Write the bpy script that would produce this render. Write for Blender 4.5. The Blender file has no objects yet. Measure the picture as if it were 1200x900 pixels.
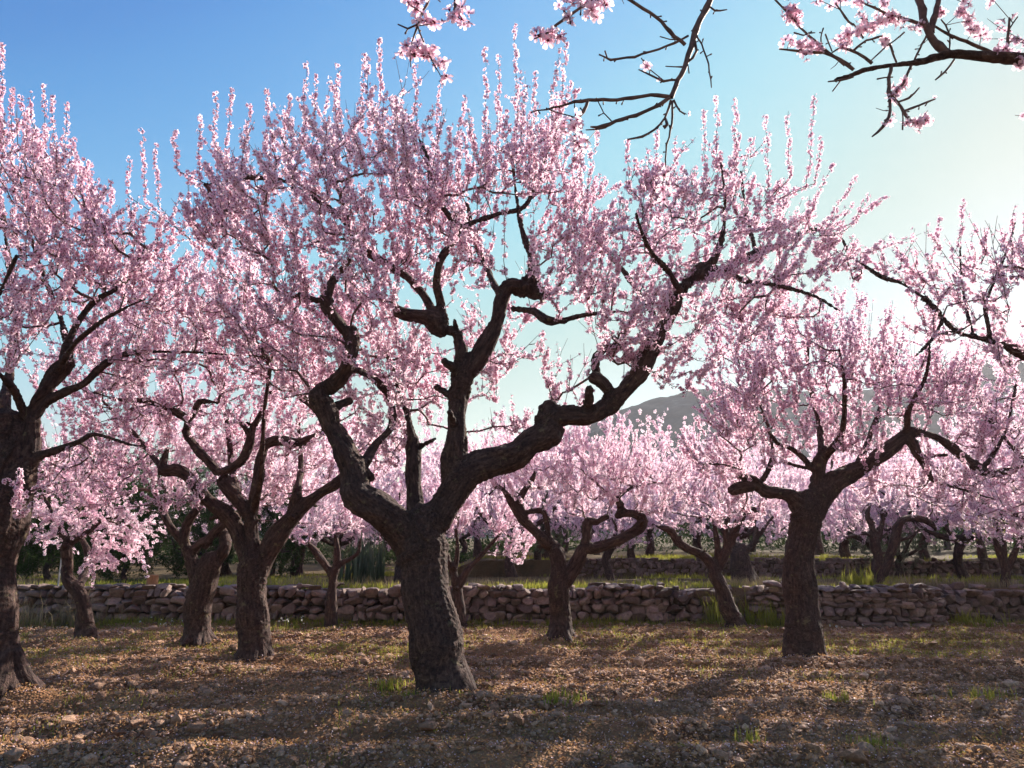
import bpy, math, random
import numpy as np
from mathutils import Vector, noise as mnoise
from mathutils.kdtree import KDTree
R = math.radians
rng = np.random.default_rng(7)
random.seed(7)
scene = bpy.context.scene
COL = scene.collection

# ------------------------------------------------------------------ camera
CAM_H, PITCH, F = 1.3, 12.7, 1200 * 26 / 36
cam_d = bpy.data.cameras.new("camera"); cam_d.lens = 26; cam_d.sensor_width = 36
cam_d.clip_end = 5000; cam_d.clip_start = 0.05
cam = bpy.data.objects.new("camera", cam_d); COL.objects.link(cam)
cam.location = (0, 0, CAM_H); cam.rotation_euler = (R(90 + PITCH), 0, 0)
scene.camera = cam

# ------------------------------------------------------------------ light
SUN_AZ, SUN_EL = 41.0, 27.0           # degrees right of the view axis, above the horizon
world = bpy.data.worlds.new("World"); scene.world = world; world.use_nodes = True
wn = world.node_tree.nodes; wl = world.node_tree.links
bgn = wn["Background"]; bgn.inputs[1].default_value = 0.1
sky = wn.new("ShaderNodeTexSky"); sky.sky_type = 'NISHITA'; sky.sun_disc = False
sky.sun_elevation = R(SUN_EL); sky.sun_rotation = R(SUN_AZ)
sky.altitude = 200; sky.air_density = 1.0; sky.dust_density = 0.1; sky.ozone_density = 1.0
# colour response of the photograph's sky: deep blue, cyan, cream towards the sun
sc1 = wn.new("ShaderNodeVectorMath"); sc1.operation = 'SCALE'; sc1.inputs['Scale'].default_value = 0.12
sc2 = wn.new("ShaderNodeVectorMath"); sc2.operation = 'SCALE'; sc2.inputs['Scale'].default_value = 10.0
cv = wn.new("ShaderNodeRGBCurve")
for ch, pts in enumerate([[(0, 0), (.10, .018), (.126, .026), (.145, .042), (.185, .078), (.242, .125), (.465, .240), (.70, .36), (1, .46)],
                          [(0, 0), (.16, .080), (.208, .106), (.233, .140), (.297, .205), (.37, .265), (.60, .29), (.80, .36), (1, .43)],
                          [(0, 0), (.25, .20), (.359, .270), (.404, .305), (.504, .335), (.60, .325), (.83, .275), (1, .34)]]):
    c = cv.mapping.curves[ch]; c.points[0].location = pts[0]; c.points[1].location = pts[-1]
    for p in pts[1:-1]: c.points.new(*p)
    for p in c.points: p.handle_type = 'VECTOR' if p.location[0] in (0, 1) else 'AUTO_CLAMPED'
cv.mapping.update()
wl.new(sky.outputs[0], sc1.inputs[0]); wl.new(sc1.outputs[0], cv.inputs['Color']); wl.new(cv.outputs[0], sc2.inputs[0]); wl.new(sc2.outputs[0], bgn.inputs[0])
sun_d = bpy.data.lights.new("sun", 'SUN'); sun_d.energy = 5.0; sun_d.angle = R(0.53)
sun_d.color = (1.0, 0.90, 0.78)
sun = bpy.data.objects.new("sun", sun_d); COL.objects.link(sun)
sdir = Vector((math.sin(R(SUN_AZ)) * math.cos(R(SUN_EL)), math.cos(R(SUN_AZ)) * math.cos(R(SUN_EL)), math.sin(R(SUN_EL))))
sun.rotation_euler = sdir.to_track_quat('Z', 'Y').to_euler()
scene.view_settings.view_transform = 'Standard'; scene.view_settings.look = 'None'
scene.view_settings.exposure = 1.3; scene.view_settings.gamma = 1.0
cy = scene.cycles
cy.max_bounces = 9; cy.diffuse_bounces = 6; cy.transmission_bounces = 6; cy.glossy_bounces = 2
cy.transparent_max_bounces = 4; cy.volume_bounces = 0
cy.use_denoising = True; cy.denoising_prefilter = 'ACCURATE'
cy.caustics_reflective = False; cy.caustics_refractive = False

# ------------------------------------------------------------------ helpers
cp, sp = math.cos(R(PITCH)), math.sin(R(PITCH))
def P(px, py, Y):
    """world point on the plane y = Y seen at photograph pixel (px, py)"""
    u, v = (px - 600) / F, (450 - py) / F
    dy, dz = cp - v * sp, sp + v * cp
    t = Y / dy
    return np.array((u * t, Y, CAM_H + dz * t))
def G(py, z=0.0):
    """distance at which the level z is seen at row py"""
    v = (450 - py) / F
    return (z - CAM_H) * (cp - v * sp) / (sp + v * cp)
def mpp(Y):                      # metres per photograph pixel
    return Y * 1.02 / F

def tag(o, label=None, cat=None, group=None, kind=None):
    if label: o["label"] = label
    if cat: o["category"] = cat
    if group: o["group"] = group
    if kind: o["kind"] = kind
    return o
def empty(name, loc, rz=0.0):
    o = bpy.data.objects.new(name, None); COL.objects.link(o)
    o.location = [float(c) for c in loc]; o.rotation_euler[2] = rz; o.empty_display_size = 0.3
    return o
def mesh_np(name, V, T, mat, parent=None, attrs=None, smooth=False, quads=False, origin=None):
    V = np.asarray(V, np.float32); T = np.asarray(T, np.int32)
    if origin is not None: V = V - np.asarray(origin, np.float32)
    me = bpy.data.meshes.new(name)
    k = T.shape[1]
    me.vertices.add(len(V)); me.vertices.foreach_set("co", V.ravel())
    me.loops.add(T.size); me.loops.foreach_set("vertex_index", T.ravel())
    me.polygons.add(len(T)); me.polygons.foreach_set("loop_start", np.arange(0, T.size, k, dtype=np.int32))
    me.polygons.foreach_set("loop_total", np.full(len(T), k, np.int32))
    me.polygons.foreach_set("use_smooth", np.full(len(T), smooth, bool))
    for an, av in (attrs or {}).items():
        a = me.attributes.new(an, 'FLOAT_COLOR', 'POINT')
        a.data.foreach_set("color", np.asarray(av, np.float32).ravel())
    me.update(calc_edges=True); me.validate()
    me.materials.append(mat)
    o = bpy.data.objects.new(name, me); COL.objects.link(o)
    if parent is not None: o.parent = parent
    return o
def norm(a): return a / np.maximum(np.linalg.norm(a, axis=-1, keepdims=True), 1e-9)

_perm = rng.integers(0, 2**31, 4096)
def vnoise(x, y, seed=0):
    xi, yi = np.floor(x).astype(np.int64), np.floor(y).astype(np.int64)
    fx, fy = x - xi, y - yi
    fx, fy = fx * fx * (3 - 2 * fx), fy * fy * (3 - 2 * fy)
    def h(a, b): return (_perm[(a * 73 + b * 1531 + seed * 977 + _perm[(b + seed) & 4095]) & 4095] & 0xffff) / 65535.0
    return (h(xi, yi) * (1 - fx) + h(xi + 1, yi) * fx) * (1 - fy) + (h(xi, yi + 1) * (1 - fx) + h(xi + 1, yi + 1) * fx) * fy
def fbm(x, y, o=4, seed=0):
    s, a, t = 0, 1.0, 0
    for i in range(o):
        s = s + a * vnoise(x * 2**i, y * 2**i, seed + i); t += a; a *= 0.5
    return s / t - 0.5

# ------------------------------------------------------------------ materials
def mat(name):
    m = bpy.data.materials.new(name); m.use_nodes = True
    nt = m.node_tree; nt.nodes.clear()
    out = nt.nodes.new("ShaderNodeOutputMaterial")
    return m, nt.nodes, nt.links, out
def ramp(N, stops):
    r = N.new("ShaderNodeValToRGB"); e = r.color_ramp.elements
    while len(e) < len(stops): e.new(0.5)
    for el, (p, c) in zip(e, stops): el.position = p; el.color = (*c, 1)
    return r
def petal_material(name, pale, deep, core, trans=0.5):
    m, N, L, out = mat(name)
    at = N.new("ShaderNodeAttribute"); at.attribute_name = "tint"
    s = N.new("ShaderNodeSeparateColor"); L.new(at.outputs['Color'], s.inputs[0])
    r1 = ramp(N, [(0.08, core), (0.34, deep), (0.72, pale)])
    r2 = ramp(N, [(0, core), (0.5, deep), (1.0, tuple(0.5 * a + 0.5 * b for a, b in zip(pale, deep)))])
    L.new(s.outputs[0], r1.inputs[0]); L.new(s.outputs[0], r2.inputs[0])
    mx = N.new("ShaderNodeMix"); mx.data_type = 'RGBA'
    L.new(s.outputs[1], mx.inputs[0]); L.new(r1.outputs[0], mx.inputs[6]); L.new(r2.outputs[0], mx.inputs[7])
    d = N.new("ShaderNodeBsdfDiffuse"); t = N.new("ShaderNodeBsdfTranslucent")
    L.new(mx.outputs[2], d.inputs[0]); L.new(mx.outputs[2], t.inputs[0])
    ms = N.new("ShaderNodeMixShader"); ms.inputs[0].default_value = trans
    L.new(d.outputs[0], ms.inputs[1]); L.new(t.outputs[0], ms.inputs[2]); L.new(ms.outputs[0], out.inputs[0])
    return m
M_PETAL = petal_material("almond_petals", (0.97, 0.875, 0.925), (0.85, 0.51, 0.66), (0.18, 0.015, 0.05), 0.6)
M_LEAF = petal_material("young_leaves", (0.42, 0.46, 0.10), (0.22, 0.30, 0.05), (0.12, 0.15, 0.03), 0.5)
M_OLIVE = petal_material("olive_leaves", (0.16, 0.19, 0.13), (0.08, 0.11, 0.06), (0.05, 0.06, 0.03), 0.3)
M_DARKLEAF = petal_material("evergreen_leaves", (0.06, 0.09, 0.03), (0.035, 0.06, 0.02), (0.02, 0.03, 0.012), 0.25)
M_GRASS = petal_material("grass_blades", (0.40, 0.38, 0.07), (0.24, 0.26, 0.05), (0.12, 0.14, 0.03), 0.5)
M_STRAW = petal_material("dry_stems", (0.40, 0.32, 0.19), (0.24, 0.19, 0.11), (0.10, 0.08, 0.05), 0.2)
M_WHITE = petal_material("daisy_petals", (0.85, 0.85, 0.80), (0.80, 0.76, 0.60), (0.6, 0.5, 0.1), 0.4)

def bark_material():
    m, N, L, out = mat("almond_bark")
    at = N.new("ShaderNodeAttribute"); at.attribute_name = "bark"
    mv = N.new("ShaderNodeVectorMath"); mv.operation = 'SCALE'; mv.inputs['Scale'].default_value = 1.0
    L.new(at.outputs['Vector'], mv.inputs[0])
    def nz(scale, det, wscale):
        n = N.new("ShaderNodeTexNoise"); n.noise_dimensions = '4D'; n.inputs['Scale'].default_value = scale
        n.inputs['Detail'].default_value = det; n.inputs['Roughness'].default_value = 0.62
        w = N.new("ShaderNodeMath"); w.operation = 'MULTIPLY'; w.inputs[1].default_value = wscale
        L.new(at.outputs['Alpha'], w.inputs[0]); L.new(w.outputs[0], n.inputs['W']); L.new(mv.outputs[0], n.inputs['Vector'])
        return n
    a, b = nz(42, 5, 9 / 42 * 1.2), nz(7, 4, 0.5)
    rr = ramp(N, [(0.36, (0.022, 0.013, 0.013)), (0.52, (0.066, 0.040, 0.036)), (0.68, (0.13, 0.086, 0.074))])
    L.new(a.outputs[0], rr.inputs[0])
    r2 = ramp(N, [(0.35, (0.75, 0.7, 0.72)), (0.7, (1.25, 1.15, 1.0))]); L.new(b.outputs[0], r2.inputs[0])
    mm = N.new("ShaderNodeMix"); mm.data_type = 'RGBA'; mm.blend_type = 'MULTIPLY'; mm.inputs[0].default_value = 1
    L.new(rr.outputs[0], mm.inputs[6]); L.new(r2.outputs[0], mm.inputs[7])
    bu = N.new("ShaderNodeBump"); bu.inputs['Strength'].default_value = 1.0; bu.inputs['Distance'].default_value = 0.03
    L.new(a.outputs[0], bu.inputs['Height'])
    d = N.new("ShaderNodeBsdfPrincipled"); d.inputs['Roughness'].default_value = 0.85
    d.inputs['Specular IOR Level'].default_value = 0.25
    lc = nz(11, 6, 1.6); lr = ramp(N, [(0.60, (0, 0, 0)), (0.68, (.55, .55, .55))]); L.new(lc.outputs[0], lr.inputs[0])
    m2 = N.new("ShaderNodeMix"); m2.data_type = 'RGBA'; m2.inputs[7].default_value = (.20, .17, .09, 1)     # lichen
    L.new(lr.outputs[0], m2.inputs[0]); L.new(mm.outputs[2], m2.inputs[6])
    L.new(m2.outputs[2], d.inputs['Base Color']); L.new(bu.outputs[0], d.inputs['Normal']); L.new(d.outputs[0], out.inputs[0])
    return m
M_BARK = bark_material()
def twig_material():
    m, N, L, out = mat("twig_bark")
    tc = N.new("ShaderNodeTexCoord"); n = N.new("ShaderNodeTexNoise"); n.inputs['Scale'].default_value = 30
    L.new(tc.outputs['Object'], n.inputs['Vector'])
    rr = ramp(N, [(0.35, (0.06, 0.03, 0.028)), (0.65, (0.15, 0.085, 0.07))]); L.new(n.outputs[0], rr.inputs[0])
    bu = N.new("ShaderNodeBump"); bu.inputs['Strength'].default_value = 0.5; bu.inputs['Distance'].default_value = 0.004
    L.new(n.outputs[0], bu.inputs['Height'])
    d = N.new("ShaderNodeBsdfPrincipled"); d.inputs['Roughness'].default_value = 0.7
    L.new(rr.outputs[0], d.inputs['Base Color']); L.new(bu.outputs[0], d.inputs['Normal']); L.new(d.outputs[0], out.inputs[0])
    return m
M_TWIG = twig_material()
def stone_material(name, c0, c1, scale=9):
    m, N, L, out = mat(name)
    at = N.new("ShaderNodeAttribute"); at.attribute_name = "tint"
    s = N.new("ShaderNodeSeparateColor"); L.new(at.outputs['Color'], s.inputs[0])
    r = ramp(N, [(0, c0), (1, c1)]); L.new(s.outputs[0], r.inputs[0])
    tc = N.new("ShaderNodeTexCoord"); n = N.new("ShaderNodeTexNoise"); n.inputs['Scale'].default_value = scale
    n.inputs['Detail'].default_value = 7; n.inputs['Roughness'].default_value = 0.65
    L.new(tc.outputs['Object'], n.inputs['Vector'])
    r2 = ramp(N, [(0.3, (0.5, 0.48, 0.47)), (0.7, (1.25, 1.2, 1.15))]); L.new(n.outputs[0], r2.inputs[0])
    mm = N.new("ShaderNodeMix"); mm.data_type = 'RGBA'; mm.blend_type = 'MULTIPLY'; mm.inputs[0].default_value = 1
    L.new(r.outputs[0], mm.inputs[6]); L.new(r2.outputs[0], mm.inputs[7])
    bu = N.new("ShaderNodeBump"); bu.inputs['Strength'].default_value = 0.8; bu.inputs['Distance'].default_value = 0.02
    L.new(n.outputs[0], bu.inputs['Height'])
    d = N.new("ShaderNodeBsdfPrincipled"); d.inputs['Roughness'].default_value = 0.9
    L.new(mm.outputs[2], d.inputs['Base Color']); L.new(bu.outputs[0], d.inputs['Normal']); L.new(d.outputs[0], out.inputs[0])
    return m
M_WALL = stone_material("limestone_rubble", (0.085, 0.052, 0.048), (0.34, 0.245, 0.21), 16)
M_CLOD = stone_material("stony_clods", (0.19, 0.098, 0.058), (0.68, 0.45, 0.31), 40)
def soil_material():
    m, N, L, out = mat("tilled_soil")
    tc = N.new("ShaderNodeTexCoord")
    n = N.new("ShaderNodeTexNoise"); n.inputs['Scale'].default_value = 1.3; n.inputs['Detail'].default_value = 10; n.inputs['Roughness'].default_value = 0.7
    n2 = N.new("ShaderNodeTexVoronoi"); n2.inputs['Scale'].default_value = 38
    L.new(tc.outputs['Object'], n.inputs['Vector']); L.new(tc.outputs['Object'], n2.inputs['Vector'])
    r = ramp(N, [(0.35, (0.13, 0.06, 0.03)), (0.5, (0.27, 0.14, 0.07)), (0.68, (0.38, 0.23, 0.125))]); L.new(n.outputs[0], r.inputs[0])
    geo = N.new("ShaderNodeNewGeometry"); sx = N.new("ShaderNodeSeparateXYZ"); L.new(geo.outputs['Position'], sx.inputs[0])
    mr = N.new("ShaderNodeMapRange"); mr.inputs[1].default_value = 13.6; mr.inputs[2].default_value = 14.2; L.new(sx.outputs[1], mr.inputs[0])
    g = N.new("ShaderNodeMix"); g.data_type = 'RGBA'; g.inputs[7].default_value = (0.045, 0.045, 0.02, 1)  # green-brown land behind the wall, darkened to paint in shade under far crowns
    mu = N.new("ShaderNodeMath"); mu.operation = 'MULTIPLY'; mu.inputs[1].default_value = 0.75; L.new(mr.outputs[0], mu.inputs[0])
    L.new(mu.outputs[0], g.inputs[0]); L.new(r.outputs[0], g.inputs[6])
    bu = N.new("ShaderNodeBump"); bu.inputs['Distance'].default_value = 0.03; L.new(n2.outputs[0], bu.inputs['Height'])
    d = N.new("ShaderNodeBsdfPrincipled"); d.inputs['Roughness'].default_value = 0.95; d.inputs['Specular IOR Level'].default_value = 0.2
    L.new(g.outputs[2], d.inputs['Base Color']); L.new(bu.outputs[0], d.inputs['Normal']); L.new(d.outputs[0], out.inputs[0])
    return m
M_SOIL = soil_material()
def hill_material():
    m, N, L, out = mat("wooded_hillside")
    tc = N.new("ShaderNodeTexCoord")
    n = N.new("ShaderNodeTexNoise"); n.inputs['Scale'].default_value = 0.12; n.inputs['Detail'].default_value = 10; n.inputs['Roughness'].default_value = 0.7
    L.new(tc.outputs['Object'], n.inputs['Vector'])
    r = ramp(N, [(0.38, (0.022, 0.034, 0.036)), (0.55, (0.05, 0.066, 0.068)), (0.66, (0.11, 0.115, 0.115))]); L.new(n.outputs[0], r.inputs[0])  # greyed towards blue: distance haze is put into these colours
    d = N.new("ShaderNodeBsdfDiffuse"); L.new(r.outputs[0], d.inputs[0]); L.new(d.outputs[0], out.inputs[0])
    return m
M_HILL = hill_material()

# ------------------------------------------------------------------ ground, terraces, hills
WALL_Y = 13.6
def terrace(x, y):
    """height of the land"""
    e1 = WALL_Y + 0.18 + 0.0 * x
    s1 = np.clip((y - e1) / 0.06, 0, 1) * 0.62
    e2 = 20.2 - 0.06 * x
    s2 = np.clip((y - e2) / 0.06, 0, 1) * 0.42 * np.clip((x + 2.0) / 1.0, 0, 1) + np.clip((y - 22) / 20, 0, 1) * 0.5
    e3 = np.clip((y - 45) / 120, 0, 1) * 3.0
    return s1 + s2 + e3
MOUNDS = [(522, 824), (0, 826), (298, 779), (944, 775), (231, 757), (98, 753), (657, 757), (862, 742)]
def soil_z(x, y):
    m = 0
    for px, py in MOUNDS:
        v = (450 - py) / F; Y = -CAM_H * (cp - v * sp) / (sp + v * cp); mx = (px - 600) / F * (Y * cp - CAM_H * sp)
        m = m + 0.04 * np.exp(-((x - mx) ** 2 + (y - Y) ** 2) / .16)
    till = np.clip((WALL_Y - y + 0.4) / 0.6, 0, 1)
    f = (0.062 + 0.07 * fbm(x * .35, y * .5, 2, 61)) * np.sin(2 * np.pi * (y + 0.35 * fbm(x * 0.25, y * 0.25, 2, 3)) / 0.82 + 0.1 * x)
    return m + till * (f + 0.10 * fbm(x * 0.9, y * 1.6, 3, 11) + 0.05 * fbm(x * 7, y * 7, 3, 5)) + (1 - till) * 0.12 * fbm(x * .8, y * .8, 3, 21)
def seg(a, b, n): return np.linspace(a, b, n, endpoint=False)
xs = np.concatenate([-np.geomspace(600, 14, 26), seg(-13.5, 13.5, 560), np.geomspace(13.5, 600, 26)])
ys = np.concatenate([seg(-600, -20, 12), seg(-20, 3.5, 60), seg(3.5, WALL_Y + 0.1, 320), [WALL_Y + 0.16, WALL_Y + 0.25], seg(WALL_Y + 0.35, 19, 60), seg(19, 21.6, 50), seg(21.6, 60, 60), np.geomspace(60, 600, 24)])
XX, YY = np.meshgrid(xs, ys)
ZZ = terrace(XX, YY) + soil_z(XX, YY)
nx, ny = len(xs), len(ys)
ii = (np.arange(ny - 1)[:, None] * nx + np.arange(nx - 1)[None]).ravel()
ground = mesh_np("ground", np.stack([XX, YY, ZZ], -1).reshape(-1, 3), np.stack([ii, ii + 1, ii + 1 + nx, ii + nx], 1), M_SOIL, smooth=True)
tag(ground, "tilled stony brown soil of the orchard with low grassy terraces behind", kind="structure")
def zg(x, y):
    x = np.asarray(x, float); y = np.asarray(y, float)
    return terrace(x, y) + soil_z(x, y)

# hills: a ridge line read from the photograph, built far away at real size
def hill(name, profile, Y, depth, label, seed):
    px = np.array([p[0] for p in profile], float); py = np.array([p[1] for p in profile], float)
    cols = np.linspace(px[0], px[-1], 260); H = np.interp(cols, px, py)
    rows = 70
    V = []
    top = np.array([P(a, b, Y) for a, b in zip(cols, H)])
    for r in range(rows):
        k = r / (rows - 1)
        yy = Y - depth + 2 * depth * k
        prof = np.sin(np.pi * k) ** 0.8
        z = top[:, 2] * prof * (1 + 0.22 * fbm(top[:, 0] / 40 + seed, np.full(260, yy / 40), 4, seed) * (1 - prof * 0.6))
        z = z + 3 * fbm(top[:, 0] / 4, np.full(260, yy / 4), 3, seed + 9) * np.clip(prof, 0, 1) - 2
        V.append(np.stack([top[:, 0], np.full(260, yy), z], 1))
    V = np.concatenate(V)
    q = (np.arange(rows - 1)[:, None] * 260 + np.arange(259)[None]).ravel()
    tag(mesh_np(name, V, np.stack([q, q + 1, q + 261, q + 260], 1), M_HILL, smooth=True), label, kind="structure")
hill("hills", [(-500, 600), (-200, 585), (60, 602), (300, 590), (470, 575), (600, 545), (690, 492), (740, 470), (800, 455), (870, 450), (960, 462), (1060, 448), (1130, 418), (1200, 408), (1330, 400), (1500, 470), (1800, 560)], 270, 80, "wooded hills behind the orchard", 2)
hill("near_hills", [(-500, 612), (0, 610), (200, 612), (420, 603), (560, 600), (700, 585), (760, 552), (850, 535), (980, 560), (1100, 545), (1250, 520), (1500, 560), (1800, 600)], 170, 45, "lower wooded slope behind the terraces", 5)

# ------------------------------------------------------------------ rocks
def ico(sub):
    t = (1 + 5 ** .5) / 2
    v = norm(np.array([(-1, t, 0), (1, t, 0), (-1, -t, 0), (1, -t, 0), (0, -1, t), (0, 1, t), (0, -1, -t), (0, 1, -t), (t, 0, -1), (t, 0, 1), (-t, 0, -1), (-t, 0, 1)], float))
    f = [(0, 11, 5), (0, 5, 1), (0, 1, 7), (0, 7, 10), (0, 10, 11), (1, 5, 9), (5, 11, 4), (11, 10, 2), (10, 7, 6), (7, 1, 8), (3, 9, 4), (3, 4, 2), (3, 2, 6), (3, 6, 8), (3, 8, 9), (4, 9, 5), (2, 4, 11), (6, 2, 10), (8, 6, 7), (9, 8, 1)]
    v = list(map(tuple, v))
    for _ in range(sub):
        c, nf = {}, []
        def mid(a, b):
            k = (min(a, b), max(a, b))
            if k not in c:
                p = np.array(v[a]) + np.array(v[b]); v.append(tuple(p / np.linalg.norm(p))); c[k] = len(v) - 1
            return c[k]
        for a, b, d in f:
            x, y, z = mid(a, b), mid(b, d), mid(d, a); nf += [(a, x, z), (b, y, x), (d, z, y), (x, y, z)]
        f = nf
    return np.array(v), np.array(f)
def rock_templates(n, sub, boxy, rough, seed):
    v, f = ico(sub); out = []
    r = np.random.default_rng(seed)
    for i in range(n):
        p = np.sign(v) * np.abs(v) ** (1 - 0.62 * boxy); p = p / np.abs(p).max()
        for _ in range(7):                                     # plane cuts: broken faces
            d = norm(r.normal(size=3)); h = r.uniform(0.5, 0.85); s = p @ d
            p = p - np.clip(s - h, 0, None)[:, None] * d * 0.85
        p = p * (1 + rough * r.normal(size=(len(p), 1)))
        out.append(p)
    return np.array(out), f
def scatter(templates, faces, pos, scl, rotz, tilt, tint, pick):
    n = len(pos); T = templates[pick]                           # n,k,3
    cz, sz = np.cos(rotz), np.sin(rotz); cx, sx = np.cos(tilt), np.sin(tilt)
    V = T * scl[:, None, :]
    y = V[..., 1] * cx[:, None] - V[..., 2] * sx[:, None]; z = V[..., 1] * sx[:, None] + V[..., 2] * cx[:, None]
    x = V[..., 0]
    V = np.stack([x * cz[:, None] - y * sz[:, None], x * sz[:, None] + y * cz[:, None], z], -1) + pos[:, None, :]
    k = T.shape[1]
    Fc = (faces[None] + (np.arange(n) * k)[:, None, None]).reshape(-1, 3)
    c = np.zeros((n, k, 4)); c[..., 0] = tint[:, None]; c[..., 1] = tint[:, None]; c[..., 3] = 1
    return V.reshape(-1, 3), Fc, c.reshape(-1, 4)

def dry_stone_wall(name, pts, height, thick, label, seed, size=1.0, base=None, round_end=False, group="dry stone terrace walls"):
    """rubble wall along pts [(x, y)], stones laid in uneven courses"""
    r = np.random.default_rng(seed)
    T, f = rock_templates(14, 2, .8, 0.028, seed)
    pos, scl, rz, tl, tn = [], [], [], [], []
    pts = np.array(pts, float); dl = np.linalg.norm(np.diff(pts, axis=0), axis=1); cum = np.r_[0, np.cumsum(dl)]; Ltot = cum[-1]
    def at(s):
        i = min(max(np.searchsorted(cum, s) - 1, 0), len(dl) - 1); k = (s - cum[i]) / dl[i]
        p = pts[i] + (pts[i + 1] - pts[i]) * k; d = (pts[i + 1] - pts[i]) / dl[i]
        return p, math.atan2(d[1], d[0])
    for layer in range(2 if thick > 0.3 else 1):
        z = 0.0; row = 0
        while z < height:
            h = r.uniform(0.07, 0.17) * size * (1.35 if row == 0 else 1.0) * (0.8 if z > height * 0.75 else 1)
            s = r.uniform(-0.1, 0.05)
            while s < Ltot:
                w = r.uniform(0.08, 0.30) * size * (1.25 if row == 0 else 1)
                hh = h * r.uniform(0.8, 1.25)
                top = height + 0.10 * fbm(np.array([s * 0.7]), np.array([seed * 3.3]), 3, seed)[0] * 2 + r.uniform(-0.03, 0.05)
                if round_end: top *= min(1, max(0.25, ((Ltot - s) / 0.7 + 0.25)) ** 0.5)
                if z + hh * 0.6 < top:
                    p, a = at(s + w / 2)
                    nrm = np.array((math.sin(a), -math.cos(a)))
                    q = p + nrm * (0.02 * r.normal() - layer * thick * 0.55 + 0.05 * (1 - z / height))
                    b = base(p[0], p[1]) if base else 0.0
                    pos.append((q[0], q[1], b + z + hh / 2)); scl.append((w * 0.56, r.uniform(0.11, 0.17) * min(size, 1.1), hh * 0.58))
                    rz.append(a + r.normal() * 0.08); tl.append(r.normal() * 0.07); tn.append(np.clip(r.beta(2, 2.2), 0, 1))
                s += w * 0.98
            z += h * 0.93; row += 1
    n = len(pos)
    V, Fc, c = scatter(T, f, np.array(pos), np.array(scl), np.array(rz), np.array(tl), np.array(tn), r.integers(0, 14, n))
    o = mesh_np(name, V, Fc, M_WALL, attrs={"tint": c}, smooth=False)
    tag(o, label, "wall", group)
    return o
def X(px, Y, z=0.4):                                            # world x at pixel column for a low thing
    return (px - 600) / F * (Y * cp + (z - CAM_H) * sp)
xl = X(-420, WALL_Y)
dry_stone_wall("dry_stone_wall", [(xl, WALL_Y + 0.05), (X(300, 13.6), WALL_Y + .02), (X(560, WALL_Y), WALL_Y - 0.02), (X(848, WALL_Y), WALL_Y - 0.05)], 0.68, 0.4,
               "long dry stone wall running from the left edge to the leaning tree", 3, 1.0)
dry_stone_wall("dry_stone_wall", [(X(878, 13.5), 13.62), (X(930, 13.3), 13.35), (X(1000, 13.2), 13.15), (X(1060, 13.2), 13.12), (X(1096, 13.2), 13.2), (X(1104, 13.3), 13.55)], 0.70, 0.4,
               "short dry stone wall with a rounded tumbled end right of the thick leaning trunk", 8, 1.0)
dry_stone_wall("dry_stone_wall", [(X(1098, 14.0), 13.72), (X(1500, 14), 13.66)], 0.66, 0.4,
               "dry stone wall set back at the right edge beyond the tumbled rounded end", 12, 1.0)
dry_stone_wall("dry_stone_wall", [(X(668, 19.9, 1), 20.22), (X(900, 19.6, 1), 19.9), (X(1300, 19, 1), 19.35)], 0.50, 0.25,
               "distant upper terrace wall of small stones above the grassy ledge", 15, 0.8, base=lambda x, y: 0.6)
# stones of the gap between the two walls
def heap(name, n, cx, cy, sx, sy, smin, smax, label, seed, cat="stones", group=None):
    r = np.random.default_rng(seed); T, f = rock_templates(8, 2, 0.6, 0.02, seed)
    x = cx + r.normal(size=n) * sx; y = cy + r.normal(size=n) * sy; s = r.uniform(smin, smax, n)
    z = zg(x, y) + s * 0.35
    V, Fc, c = scatter(T, f, np.stack([x, y, z], 1), np.stack([s, s * .8, s * .65], 1), r.uniform(0, 6.3, n), r.normal(size=n) * .3, r.beta(2, 2, n), r.integers(0, 8, n))
    return V, Fc, c

# ------------------------------------------------------------------ clods, stones, petals, grass on the tilled field
def clods():
    r = np.random.default_rng(21)
    T, f = rock_templates(18, 0, 0.2, 0.12, 4)
    n = 190000
    y = 4.3 + (WALL_Y - 4.3) * r.random(n) ** 1.25
    x = r.uniform(-1, 1, n) * (y * 0.80 + 1.8)
    s = np.clip(r.lognormal(-4.5, 0.5, n), 0.005, 0.06) * (0.8 + 0.03 * y)
    patch = fbm(x * 1.2, y * 2.2, 3, 31)
    keep = r.random(n) < np.clip(0.75 + patch * 2.2, 0.12, 1)
    x, y, s = x[keep], y[keep], s[keep]; n = len(x)
    z = zg(x, y) + s * 0.25
    flat = r.uniform(0.35, 0.9, n)
    tint = np.clip(r.beta(1.6, 3.0, n) + (r.random(n) < 0.02) * 0.45, 0, 1)
    V, Fc, c = scatter(T, f, np.stack([x, y, z], 1), np.stack([s * r.uniform(.8, 1.6, n), s, s * flat], 1), r.uniform(0, 6.3, n), r.normal(size=n) * 0.5, tint, r.integers(0, 18, n))
    tag(mesh_np("gravel", V, Fc, M_CLOD, attrs={"tint": c}), "loose stones and clods strewn over the tilled soil", "gravel", kind="stuff")
    # larger field stones
    T, f = rock_templates(10, 1, 0.5, 0.04, 6)
    n = 550
    y = 4.4 + (WALL_Y - 4.6) * r.random(n) ** 1.4; x = r.uniform(-1, 1, n) * (y * 0.8 + 1.5); s = np.clip(r.lognormal(-3.25, 0.3, n), 0.025, 0.085)
    z = zg(x, y) + s * 0.2
    V, Fc, c = scatter(T, f, np.stack([x, y, z], 1), np.stack([s * 1.25, s, s * .6], 1), r.uniform(0, 6.3, n), r.normal(size=n) * .3, r.beta(1.6, 3.6, n), r.integers(0, 10, n))
    tag(mesh_np("field_stones", V, Fc, M_CLOD, attrs={"tint": c}), "larger pale stones lying among the gravel", "gravel", kind="stuff")
clods()

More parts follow.
